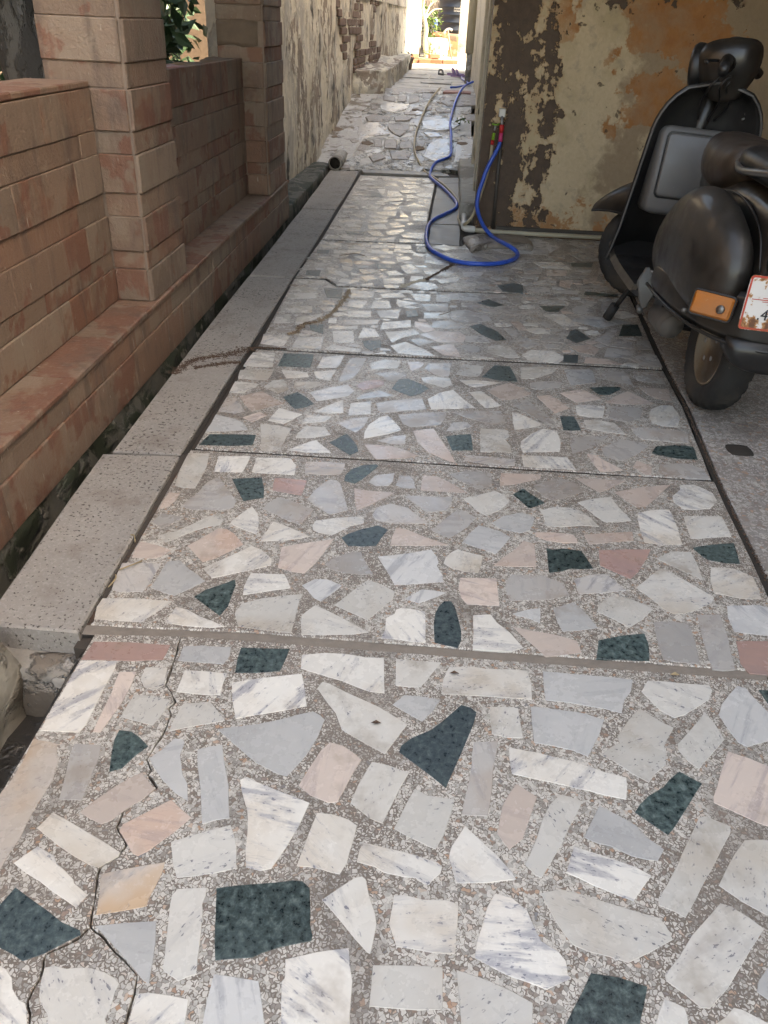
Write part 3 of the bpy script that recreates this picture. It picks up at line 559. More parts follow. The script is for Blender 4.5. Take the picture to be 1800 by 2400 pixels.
2w -713,2730 -661,2726 -603,2730 -598,2775 -599,2841 -669,2831 -725,2812
2w -536,2758 -490,2774 -453,2787 -470,2830 -501,2838 -571,2839
2w -427,2779 -374,2762 -369,2815 -362,2875 -446,2841
2y -340,2859 -338,2731 -288,2802 -269,2898 -260,3019 -322,3015
2w -714,2595 -659,2593 -653,2629 -631,2657 -624,2689 -679,2698 -717,2698
2w -603,2668 -540,2613 -508,2659 -543,2746 -580,2734
2w -493,2668 -445,2676 -387,2716 -408,2746 -498,2735
2p -632,2495 -599,2449 -554,2486 -501,2528 -549,2576 -601,2626 -670,2568
2g -458,2491 -423,2513 -397,2545 -432,2596 -475,2641 -519,2587
2b -391,2568 -288,2631 -270,2681 -301,2737 -363,2702 -430,2643
2r -243,2692 -194,2724 -168,2759 -171,2797 -205,2804 -247,2777 -271,2730
2y -708,2483 -712,2434 -651,2422 -620,2443 -636,2473 -678,2555 -709,2550
2p -581,2365 -541,2424 -573,2451 -619,2396
2w -522,2438 -531,2385 -473,2368 -425,2453 -470,2473 -514,2492
2w -332,2473 -287,2486 -303,2599 -358,2529 -391,2480
2w -269,2468 -194,2490 -202,2599 -273,2576
2b -710,2336 -712,2272 -648,2287 -579,2308 -611,2362 -651,2386 -714,2407
2g -708,2176 -615,2185 -541,2201 -546,2274 -622,2267 -695,2256
2w -530,2267 -509,2170 -494,2164 -448,2179 -448,2280 -442,2339 -492,2355 -552,2361
2w -415,2383 -340,2405 -321,2454 -411,2450
2w -417,2304 -417,2270 -364,2279 -306,2311 -335,2365 -399,2365
2y -262,2367 -229,2338 -208,2385 -196,2469 -250,2450 -301,2401
2g -274,2223 -230,2177 -207,2207 -215,2250 -258,2328 -307,2255
2w -397,2223 -431,2182 -357,2176 -289,2186 -325,2234 -350,2267 -362,2260
2b -256,2608 -234,2615 -181,2640 -122,2661 -178,2703 -239,2661 -255,2627
2p -170,2205 -147,2164 -56,2184 -17,2207 -59,2236 -106,2262 -152,2262 -195,2259
2w -122,2345 -80,2383 -112,2451 -136,2493 -163,2468 -190,2414 -201,2349 -199,2299
2w -232,2899 -180,2919 -128,2934 -121,3013 -191,3018 -237,2970
2p -74,2910 -40,2949 -22,3008 -55,3019 -95,3001
2y -24,2946 14,2893 42,2872 74,2882 85,3027 -9,3010
2w 100,2908 161,2892 185,2902 202,2947 212,3015 126,3023
2g 223,2956 199,2899 267,2874 337,2870 327,2958 316,3033 254,3032
2y -185,2838 -155,2802 -128,2801 -84,2866 -142,2899 -215,2865
2w -19,2805 20,2791 55,2767 86,2802 78,2862 18,2873 -36,2853
2w 140,2811 167,2791 222,2820 274,2854 176,2863 109,2857
2g -138,2725 -98,2693 -63,2666 -30,2695 2,2753 -34,2792 -83,2835 -117,2819
2p 262,2696 288,2691 338,2718 380,2763 352,2807 305,2860 261,2822 214,2769
2w 6,2599 14,2565 98,2583 169,2603 127,2674 90,2753 37,2715 -3,2652
2w 176,2672 203,2608 233,2618 263,2636 229,2700 193,2761 151,2739
2y -170,2518 -141,2509 -82,2536 -4,2562 -21,2658 -124,2623 -183,2586
2y -80,2431 -51,2408 1,2424 49,2443 69,2522 65,2551 -10,2535 -101,2503
2y 133,2515 186,2490 223,2471 270,2495 266,2544 257,2591 170,2577 90,2551
2y 67,2394 118,2414 157,2448 133,2481 87,2466
2y -104,2273 -63,2279 -65,2350 -104,2333 -155,2291
2p -25,2300 6,2239 66,2192 101,2173 71,2278 43,2356 25,2412 -42,2381
2g 88,2258 155,2268 150,2388 108,2377 65,2359
2w 178,2261 238,2270 278,2273 277,2324 260,2366 276,2384 276,2439 229,2439 182,2436
2y 125,2194 209,2182 283,2183 285,2228 211,2234 130,2233
2w 351,2909 401,2913 440,2953 483,2988 507,3047 428,3044 360,3028
2y 343,2598 399,2521 433,2506 442,2528 392,2639 356,2711 301,2652
2w 297,2444 351,2467 400,2501 361,2541 328,2574 297,2585
2w 308,2321 312,2285 361,2288 434,2303 444,2369 441,2461 394,2469 352,2423 313,2359
2w 308,2184 352,2182 423,2184 471,2187 452,2266 367,2262 308,2258
2b 533,2943 539,2866 591,2894 643,2915 644,2988 644,3054 532,3037
2y 666,2965 725,2936 781,2919 781,2998 772,3058 666,3033
2y 806,2969 856,2952 913,2942 915,3062 810,3058
2g 635,2795 674,2802 722,2859 729,2885 672,2882 606,2858
2p 817,2831 847,2794 898,2779 913,2897 801,2897
2p 510,2751 538,2708 587,2728 639,2760 615,2792 583,2836 543,2823 486,2789
2p 725,2721 832,2745 791,2797 749,2851 691,2792 642,2725
2p 426,2656 452,2599 506,2657 471,2732 446,2764 397,2744
2y 383,2815 421,2809 497,2846 511,2919 465,2905 383,2871
2w 528,2600 567,2585 615,2592 639,2690 583,2698 532,2684
2y 633,2585 697,2568 749,2608 772,2700 721,2698 663,2694
2w 786,2647 782,2571 822,2551 866,2553 896,2642 891,2737 849,2736 803,2694
2g 463,2465 525,2474 520,2540 513,2587 463,2579
2w 545,2493 615,2473 674,2463 650,2550 608,2565 545,2560
2y 702,2477 720,2435 812,2430 875,2430 893,2522 791,2531 701,2527
2g 730,2334 804,2310 874,2311 882,2408 819,2408 756,2389
2y 473,2355 472,2291 551,2358 616,2449 549,2434 483,2414
2y 577,2289 599,2275 634,2267 685,2323 737,2395 695,2417 646,2429 571,2342
2p 529,2238 544,2181 581,2191 619,2205 576,2254 542,2297 518,2302
2p 651,2231 682,2185 699,2183 713,2240 693,2262 672,2277
2y 720,2199 813,2180 880,2185 871,2254 826,2282 742,2265
3w -720,4012 -568,4013 -579,4090 -717,4068
3w -722,3873 -590,3889 -593,3957 -727,3940
3w -711,3744 -572,3773 -580,3869 -722,3839
3w -718,3660 -624,3668 -628,3709 -720,3690
3w -706,3533 -560,3552 -575,3648 -721,3629
3g -526,3803 -453,3797 -469,3960 -566,3951
3b -414,3816 -303,3838 -306,3948 -430,3956
3y -594,3674 -473,3688 -478,3771 -608,3723
3w -417,3679 -336,3665 -330,3790 -415,3773
3w -303,3672 -204,3692 -225,3812 -299,3796
3w -259,3847 -141,3883 -177,3964 -277,3910
3w -94,3838 -25,3842 -25,3962 -131,3951
3w -188,3777 -169,3719 -80,3799 -186,3841
3y 6,3837 69,3850 75,3894 10,3958
3w -708,3375 -635,3389 -652,3515 -716,3493
3w -611,3367 -573,3392 -527,3474 -509,3553 -621,3474
3y -506,3573 -474,3599 -475,3658 -547,3643
3w -470,3421 -434,3428 -438,3510 -476,3484
3w -393,3528 -288,3539 -297,3634 -403,3613
3b -247,3547 -164,3544 -161,3680 -273,3638
3g -125,3571 -72,3600 -88,3695 -136,3666
3w -47,3567 65,3598 64,3685 -50,3653
3y -33,3686 64,3705 63,3828 -67,3781
3y -709,3254 -614,3272 -620,3366 -710,3331
3w -709,3108 -609,3091 -606,3223 -721,3230
3g -532,3313 -470,3274 -488,3400 -548,3379
3b -574,3091 -454,3093 -460,3242 -576,3212
3w -457,3344 -335,3367 -333,3406 -463,3387
3y -391,3409 -251,3445 -244,3510 -405,3479
3w -413,3178 -327,3186 -349,3339 -437,3322
3w -317,3252 -226,3286 -257,3382 -309,3390
3w -443,3087 -292,3084 -287,3116 -420,3153
3g -279,3148 -249,3107 -211,3160 -217,3238 -298,3223
3w -171,3215 -132,3287 -57,3351 -82,3407 -209,3348
3w -234,3378 -100,3438 -105,3537 -230,3476
3p -83,3442 -35,3372 9,3415 -28,3506 -87,3522
3w -137,3097 -57,3089 16,3095 -28,3162 -113,3241 -175,3182
3y -51,3197 1,3262 -93,3278
3w -181,3082 -191,3110 -235,3072
3p 43,3119 76,3107 123,3103 106,3185 84,3257 -6,3196
3y 136,3190 157,3163 208,3160 198,3245 119,3244
3w 232,3177 308,3124 363,3134 344,3228 305,3297 235,3246
3w 169,3094 223,3095 265,3105 224,3124 165,3129
3y -54,3200 -28,3223 10,3262 -53,3296 -96,3262
3y 400,3243 461,3311 411,3391 350,3330
3b 3,3845 56,3843 70,3977 4,3963
3g 280,3806 338,3850 262,3937 203,3860
3y 380,3871 415,3878 432,4011 357,3996
3y 233,3719 284,3717 297,3780 220,3776
3g 530,3790 589,3789 639,3898 508,3871
3y 490,3918 656,3914 669,3994 527,3991
3w 588,3582 674,3599 609,3769 511,3738
3y 520,3537 577,3547 533,3594 473,3719 434,3688
3y 376,3688 509,3798 421,3804 306,3733
3g 216,3385 274,3326 321,3344 286,3450 213,3543 160,3500
3y 350,3380 393,3418 357,3495 309,3507
3w -34,3574 72,3594 72,3675 -36,3654
3y -9,3447 66,3440 149,3477 73,3572 -5,3534
3y 140,3291 249,3292 222,3386 141,3361
3p 384,3479 426,3487 393,3611 350,3603
3g 622,3360 696,3434 647,3554 615,3523 585,3413
3g 827,3489 936,3509 947,3673 874,3659
3y 468,3352 568,3350 580,3453 483,3435
3y 759,3346 840,3587 811,3581 710,3416
3y 766,3348 860,3326 880,3428 817,3456
3p 620,3245 681,3220 712,3300 680,3351 583,3314
3y 717,3208 826,3209 863,3308 749,3325
3g 537,3114 597,3116 613,3217 548,3205
3p 622,3120 691,3124 783,3131 732,3184 639,3194
3y 861,3131 942,3133 946,3267 907,3297 819,3208
3y 768,3911 819,3998 705,4001
3y 666,3757 771,3825 751,3946 666,3878
3y 813,3858 941,3908 949,4038 825,3986
3y 881,3330 945,3342 954,3461 893,3430
4w -714,4772 -584,4835 -595,4931 -727,4916
4y -544,4828 -494,4939 -579,4929
4g -703,4649 -636,4650 -641,4741 -714,4724
4w -607,4656 -460,4691 -446,4772 -619,4747
4w -407,4845 -323,4865 -314,4950 -414,4925
4w -265,4863 -165,4871 -174,4974 -268,4961
4g -136,4814 -74,4813 -47,4948 -137,4943
4w -673,4493 -609,4508 -611,4580 -692,4576
4y -544,4451 -472,4454 -490,4550 -558,4563
4w -424,4550 -322,4559 -360,4654 -491,4623
4w -410,4718 -267,4721 -265,4799 -426,4808
4y -712,4331 -674,4312 -573,4459 -713,4427
4g -694,4177 -618,4169 -627,4283 -702,4266
4w -585,4227 -452,4179 -542,4328 -603,4355
4w -505,4310 -469,4304 -456,4374 -532,4412
4w -532,4088 -527,4151 -580,4189
4w -511,4080 -440,4048 -401,4116 -500,4156
4y -367,4111 -306,4186 -339,4255 -404,4215
4w -453,4217 -400,4242 -467,4279
4g -330,4389 -253,4406 -252,4490 -338,4484
4y -395,4256 -311,4326 -350,4371 -431,4340
4w -257,4260 -176,4291 -230,4371 -280,4333
4w -272,4095 -167,4130 -173,4240 -286,4190
4w -328,4052 -326,4108 -400,4044
4y -195,4392 -163,4307 -88,4362 -152,4526 -207,4472
4w -142,4172 -76,4211 -72,4288 -140,4273
4y -434,4366 -380,4392 -385,4445 -446,4418
4y -226,4538 -150,4628 -176,4697 -248,4665
4w -154,4717 -93,4701 -65,4768 -149,4779
4w 21,4163 110,4226 126,4321 -5,4231
4w 70,4067 141,4074 210,4174 109,4196 30,4107
4y 143,4324 226,4327 263,4446 135,4417
4y 329,4396 441,4437 413,4544 275,4530
4y 231,4193 315,4270 276,4322 192,4274
4y 196,4072 283,4068 271,4172 197,4114
4g 346,4081 444,4074 455,4226 405,4260 315,4182
4p 601,4440 710,4464 728,4581 614,4573
4p 648,4253 701,4220 739,4392 664,4361
4y 465,4086 584,4097 597,4227 464,4185
4p 786,4311 863,4388 886,4486 790,4403
4g 754,4110 932,4120 939,4157 775,4179
4y 740,4214 918,4223 911,4279 742,4287
4y 608,4102 727,4116 745,4187 606,4157
4y 437,4252 492,4339 393,4348
4y 516,4224 635,4279 646,4387 515,4313
4y 428,4632 550,4729 438,4793 294,4834
4y 644,4787 746,4810 764,4962 658,4919
4g 765,4674 881,4683 906,4793 767,4761
4y 485,4462 572,4481 602,4620 476,4575
4y 764,4524 849,4526 882,4632 777,4625
4y 891,4519 938,4498 969,4635 931,4729
5w -711,7160 -596,7209 -577,7397 -721,7363
5y -531,7259 -420,7235 -391,7415 -570,7369
5w -315,7311 -205,7322 -204,7426 -351,7422
5w -177,7236 -79,7285 -98,7436 -188,7419
5w -375,6991 -415,7160 -490,6983
5w -344,7125 -218,7142 -191,7220 -386,7246
5w -284,6898 -183,6995 -236,7107 -350,7055
5w -82,6971 -87,7194 -197,7119
5w -678,6941 -550,7015 -634,7080 -694,7003
5w -581,6818 -479,6903 -539,6996 -628,6912
5y -703,6727 -542,6697 -636,6899 -712,6897
5w -704,6482 -594,6505 -606,6678 -711,6672
5w -461,6544 -471,6852 -537,6804
5b -433,6478 -308,6565 -362,6778 -446,6779
5w -320,6687 -202,6748 -235,6870 -359,6806
5w -281,6475 -180,6538 -253,6646 -288,6620
5w -167,6557 -82,6582 -91,6766 -226,6664
5g -558,6466 -451,6473 -500,6633 -565,6639
5w -437,6288 -299,6398 -309,6500 -476,6394
5w -275,6367 -217,6446 -279,6442
5y -186,6337 -92,6295 -93,6482 -191,6477
5w -713,6231 -614,6306 -674,6456 -727,6407
5w -597,6311 -513,6359 -537,6424 -639,6418
5w -617,6168 -599,6241 -713,6208
5w -498,6180 -419,6170 -449,6331 -509,6313
5w -334,6181 -299,6328 -410,6273
5w -110,6178 -211,6321 -274,6176
5w -716,5973 -592,5966 -629,6120 -722,6071
5w -485,5936 -443,6137 -561,6117 -596,6042
5w -430,5981 -332,6008 -313,6121 -423,6112
5w -433,5815 -318,5795 -321,5969 -482,5904
5w -223,5773 -299,6030 -288,5775
5w -215,5855 -99,5854 -106,6029 -217,5985
5w -196,5695 -96,5691 -100,5818 -197,5804
5y -681,5768 -619,5793 -639,5902 -709,5891
5y -709,5604 -619,5647 -645,5738 -713,5700
5w -574,5679 -526,5672 -530,5801 -616,5766
5w -462,5670 -375,5693 -357,5769 -511,5774
5w -676,5493 -521,5542 -538,5631 -701,5568
5w -487,5521 -359,5577 -361,5659 -498,5634
5w -284,5634 -217,5652 -226,5734 -358,5671
5w -596,5308 -522,5320 -517,5506 -659,5450
5w -470,5333 -344,5372 -379,5535 -488,5441
5y -309,5416 -229,5490 -298,5608 -349,5550
5w -215,5519 -178,5558 -204,5618 -234,5580
5y -716,5243 -618,5268 -667,5394 -721,5398
5y -423,5151 -344,5171 -393,5318 -479,5269
5w -332,5200 -275,5237 -229,5350 -247,5404 -358,5300
5w -627,5018 -641,5129 -706,5119 -714,5021
5w -605,5011 -538,5027 -556,5150 -656,5158
5y -518,5007 -398,5030 -384,5122 -523,5120
5y -364,5051 -284,5034 -271,5183 -371,5094
5y -234,5166 -105,5147 -99,5315 -197,5314 -252,5227
5y -247,5021 -127,5051 -125,5091 -253,5123
5g -587,5165 -485,5181 -479,5269 -611,5243
3y 145,3741 48,3692 82,3583 161,3531 266,3602 249,3676
3b 759,3587 924,3705 715,3771 631,3670
3w 559,3175 507,3241 419,3242 371,3169 399,3106 518,3103
3p 8,3405 -58,3344 26,3257 132,3279 147,3356 122,3407
3b 258,3946 160,4030 57,3986 64,3892 196,3887
3w 976,3798 923,3874 806,3827 880,3742
3y -545,3218 -496,3285 -575,3322 -634,3263
3w 463,3536 406,3504 447,3453 520,3465 534,3517
3y 129,3784 216,3767 220,3844 125,3847
3y 543,3275 528,3324 473,3319 484,3269
3w 681,3486 721,3475 748,3505 742,3542 717,3550 677,3525
3w 275,3558 282,3519 333,3522 357,3551 320,3585
3w -490,3562 -447,3522 -387,3559 -426,3590
3y 319,3686 292,3648 292,3620 345,3606 379,3635 374,3675
3w 471,3813 494,3854 463,3886 412,3858 405,3809
3y 360,4007 319,4034 260,3999 280,3964 342,3959
3p 432,4010 462,3958 518,3975 490,4023
3w 831,3108 856,3146 803,3161 767,3122
3w 472,3551 484,3599 412,3601 407,3563
3y -424,3608 -398,3633 -422,3671 -465,3650 -470,3623
3y -65,3734 -137,3757 -157,3713 -103,3700
3y 333,3761 367,3806 317,3830 296,3790
3p 610,3770 669,3779 645,3824 605,3814
3y 327,3885 375,3901 349,3937 303,3928
3y -231,3970 -268,3983 -311,3970 -311,3941 -274,3931 -233,3945
3w -117,3991 -151,4009 -192,3986 -173,3951 -115,3954
3y -521,4011 -553,4020 -566,3992 -566,3970 -536,3966 -507,3984
3y 495,4034 522,4000 587,4019 545,4055
3w 663,4010 658,4057 604,4044 621,4008
3b 731,4062 678,4056 684,4017 731,4022
3p 792,4009 806,4052 760,4068 753,4030
3b 846,4067 816,4033 850,4005 884,4049
3y -285,3075 -259,3062 -238,3075 -238,3098 -265,3104 -284,3103
3y -212,3115 -162,3119 -174,3147 -218,3149
3y -351,3147 -320,3139 -294,3155 -316,3175 -347,3173
3p 593,3261 552,3263 548,3235 577,3229
3y 731,3367 695,3343 721,3316 748,3343
3y 574,3365 573,3337 597,3330 615,3347 606,3370
3p 672,3400 663,3374 687,3355 717,3379 708,3396
3y 465,3378 470,3409 434,3415 415,3405 416,3380
3y -250,3434 -275,3429 -283,3408 -264,3392 -239,3409
3y -497,3438 -535,3440 -546,3416 -516,3396 -499,3411
3b 903,3462 883,3484 855,3463 888,3439
3y 597,3465 591,3491 566,3499 544,3484 548,3468 571,3452
3y -612,3487 -591,3510 -616,3526 -643,3527 -641,3496
3y -235,3508 -204,3503 -195,3530 -231,3532
3p -73,3557 -69,3523 -31,3528 -46,3560
3y 611,3577 586,3572 583,3546 609,3533 621,3557
3w 654,3557 695,3552 704,3578 690,3594 663,3584
3y 436,3651 409,3655 394,3626 425,3620
3p -433,3716 -463,3721 -465,3685 -422,3688
3y -429,3776 -464,3769 -459,3738 -433,3744
3b 110,3782 103,3802 73,3797 67,3769 99,3762
3b -294,3818 -272,3813 -259,3834 -270,3853 -299,3843
3y 379,3867 351,3860 362,3826 397,3835
3p -118,3840 -114,3866 -148,3875 -162,3852 -142,3835
3w 427,3928 438,3903 465,3912 474,3932 451,3945
3y 686,3964 658,3935 692,3922 718,3951
3y -708,3950 -693,3970 -712,3992 -740,3984 -741,3966
3y -631,3977 -648,3998 -686,3996 -688,3976 -664,3960
3y -621,3988 -603,3963 -578,3974 -598,4007
3w -458,3982 -425,3959 -394,3979 -422,4004
3p -374,4001 -378,3965 -344,3967 -340,3993
3y -94,3974 -60,3974 -49,3999 -74,4013 -99,3998
3y -39,3999 -24,3972 10,3976 -1,4012
3b 905,4075 899,4050 929,4042 953,4061 932,4082
4b 753,5150 644,5330 310,5324 188,5130 387,4899 650,4922
4y 139,4494 363,4628 185,4863 -74,4783 -75,4572
4y 1023,4881 929,5037 785,4987 842,4811
4y 890,5374 798,5300 856,5151 997,5121 1056,5207 1045,5343
4y 100,4391 31,4457 -86,4422 -62,4313 56,4294
4w 595,4603 758,4608 714,4772 547,4730
4b -156,4069 -49,4021 12,4083 -4,4150 -75,4185 -145,4141
4w 116,4958 29,5035 -47,4953 35,4876
4y 1006,4311 993,4399 879,4404 826,4346 880,4290
4y 522,4458 439,4425 459,4369 542,4356 560,4413
4y -164,4852 -270,4852 -264,4770 -128,4772
4b 302,4366 279,4330 321,4287 383,4298 388,4363
4y 695,4451 744,4408 819,4428 813,4488 749,4499
4p -348,4501 -424,4533 -476,4506 -456,4450 -379,4446
4y -509,4640 -574,4661 -619,4623 -586,4572 -526,4569
4y -340,4697 -346,4631 -279,4617 -261,4679
4b 940,4802 934,4755 968,4704 1016,4743 1009,4786
4w -439,4852 -539,4860 -541,4792 -441,4781
4b -250,4021 -191,4039 -193,4078 -249,4091 -277,4061
4w 1003,4427 1019,4483 929,4490 916,4436
4p -251,4554 -307,4566 -336,4519 -280,4496 -237,4512
4y 484,4768 543,4755 576,4799 546,4836 482,4819
4y -453,4865 -419,4881 -413,4916 -455,4945 -510,4924 -498,4886
4b 169,4997 117,4974 140,4937 210,4939 232,4979
4w -146,4959 -69,4959 -70,5011 -147,5014
4w 959,5055 976,5013 1023,5009 1052,5027 1048,5065 990,5076
4p 971,4162 1010,4194 948,4223 927,4190
4b 603,4183 677,4182 650,4223 606,4219
4y 164,4188 206,4200 200,4239 147,4255 136,4221
4p -260,4251 -305,4254 -311,4213 -269,4211
4b -27,4271 -86,4248 -58,4215 -20,4212 9,4245
4y 457,4271 449,4238 470,4219 509,4233 525,4261 495,4278
4y -564,4405 -597,4379 -559,4343 -525,4383
4y 647,4387 686,4393 682,4434 640,4430
4y -684,4455 -702,4499 -739,4479 -723,4433
4b -106,4455 -56,4469 -73,4512 -135,4493
4w 1011,4531 997,4569 955,4556 965,4527
4w -155,4534 -125,4557 -140,4578 -175,4583 -196,4552 -186,4530
4w 472,4541 471,4586 424,4584 407,4549
4y -708,4583 -674,4586 -673,4625 -689,4644 -729,4634 -734,4601
4y 476,4656 447,4618 495,4598 508,4640
4y -401,4655 -391,4682 -408,4702 -433,4714 -449,4688 -439,4660
4y -219,4689 -197,4722 -232,4746 -256,4731 -245,4690
4y -587,4813 -625,4800 -625,4770 -582,4760 -567,4796
4y 322,4875 271,4888 255,4854 304,4844
4y 818,5099 809,5062 838,5045 877,5065 861,5105
4y 760,5392 720,5379 719,5346 761,5331 797,5356
4w -511,4019 -468,4017 -457,4039 -481,4058 -513,4044
4p 308,4103 291,4076 314,4060 337,4071 331,4103
4w 963,4105 983,4108 987,4129 968,4149 932,4134 942,4117
4y -737,4123 -713,4119 -695,4134 -702,4154 -723,4161 -737,4142
4w -661,4168 -686,4148 -663,4125 -635,4145
4y -607,4130 -568,4138 -588,4168 -621,4151
4y -431,4171 -443,4144 -422,4134 -392,4150 -393,4173
4p 293,4210 271,4194 271,4172 302,4170 311,4188
4y 857,4217 827,4197 841,4179 876,4177 883,4204
4p 296,4225 326,4212 345,4232 341,4256 306,4253
4y 937,4240 975,4244 970,4273 939,4276 915,4259
4y -703,4313 -736,4309 -755,4277 -713,4266 -690,4283
4y -283,4305 -316,4309 -318,4276 -294,4271
4p 177,4286 173,4308 138,4311 122,4283 149,4269
4b -609,4310 -635,4332 -663,4323 -658,4295 -625,4291
4p 762,4335 719,4324 747,4296 780,4308
4y -277,4354 -277,4380 -319,4380 -325,4363 -309,4342
4y 782,4353 783,4386 755,4388 728,4369 749,4350
4y 298,4420 262,4417 256,4396 295,4380 315,4398
4p 617,4419 573,4415 590,4389 625,4387
4y -507,4407 -476,4412 -470,4443 -496,4452 -524,4429
4w -596,4475 -634,4499 -655,4474 -628,4454
4w 249,4450 272,4460 271,4482 257,4493 237,4491 231,4465
4p 479,4491 447,4506 431,4475 462,4460
4y -563,4485 -556,4510 -578,4531 -606,4514 -598,4484
4y -697,4547 -727,4555 -745,4526 -717,4512 -689,4519
4w 1016,4611 994,4626 961,4609 978,4588 1015,4589
4y 965,4654 990,4633 1019,4664 985,4678
4p 796,4783 813,4804 786,4812 759,4808 752,4784 775,4772
4y 635,4783 648,4810 628,4822 602,4821 593,4795 610,4780
4y -340,4842 -348,4821 -329,4807 -308,4806 -287,4833 -309,4846
4w -271,4882 -272,4909 -309,4913 -327,4894 -300,4870
4y 277,4927 247,4941 220,4921 247,4904
4w -704,4965 -729,4949 -705,4928 -688,4946
4y -650,4935 -630,4956 -650,4976 -685,4957
4p -570,4951 -583,4971 -616,4968 -620,4942 -593,4930
4b -508,4951 -513,4976 -540,4984 -559,4965 -536,4939
4y -413,4988 -443,4970 -425,4939 -389,4952
4b -340,4988 -377,4992 -378,4959 -342,4955
4p -308,4946 -270,4961 -268,4980 -296,4990 -330,4968"""
RAMP="""c -984,2175 -856,2196 -762,2301 -797,2408 -988,2468 -1030,2369
c -747,1828 -579,1753 -428,1943 -417,2073 -604,2106 -767,2058
c -883,873 -840,792 -738,930 -561,1029 -636,1237 -721,1393 -850,1354 -917,1192
c -269,1257 -102,1210 50,1271 131,1433 43,1652 -139,1584 -292,1481
c -176,1000 -38,1039 -101,1173 -264,1148
c -230,438 -94,302 46,323 82,780 9,993 -116,939 -180,808
c 68,326 197,376 290,581 286,1125 97,920
s -1066,2455 -807,2522 -472,2463 -148,2611 -177,2700 -686,2684 -1215,2594
s -739,2180 -595,2152 -609,2349 -759,2347
s -580,2132 -480,2171 -481,2393 -597,2374
s -449,2089 -340,2194 -335,2350 -393,2476 -469,2418
s -322,2352 -204,2349 -198,2532 -329,2510
s -109,2210 -28,2072 124,2076 314,2150 323,2551 92,2581 -79,2529 -120,2363
s -846,1812 -761,1847 -772,1971 -859,1957
s -373,1848 -187,1899 -178,2005 -306,2027 -404,1968
s -830,1395 -604,1431 -605,1608 -808,1675 -881,1543
s -557,1458 -402,1502 -372,1605 -486,1667 -579,1592
s -610,1204 -526,1034 -464,973 -375,1241 -396,1388 -520,1445 -630,1313
s -699,628 -610,641 -641,875 -729,827
s -602,609 -473,612 -494,898 -619,879
s -451,616 -319,652 -344,904 -466,833
s -295,623 -211,736 -196,927 -310,909
s -844,507 -742,489 -753,720 -876,701
s -672,216 -554,358 -632,506 -729,363
s -507,318 -334,328 -323,520 -415,572 -542,487
s -475,1689 -340,1710 -332,1793 -495,1808
s -135,1846 51,1876 38,1936 -164,1945
s 190,1597 299,1615 288,1853 152,1790
s -925,1980 -776,2022 -782,2090 -946,2063
s -1167,589 -1090,601 -1043,676 -1123,766 -1192,687
s -1116,802 -943,898 -944,1005 -1086,1019 -1168,934
s -958,-8 -855,22 -878,124 -995,122
s -349,991 -223,1010 -288,1162 -359,1169
c -1256,1684 -1059,1594 -925,1616 -975,2088 -1133,2128 -1280,2060
c -1324,1128 -1113,1051 -929,1080 -949,1493 -1180,1575 -1343,1508
c -1249,380 -1053,314 -916,367 -909,497 -1031,577 -1185,553 -1277,572"""
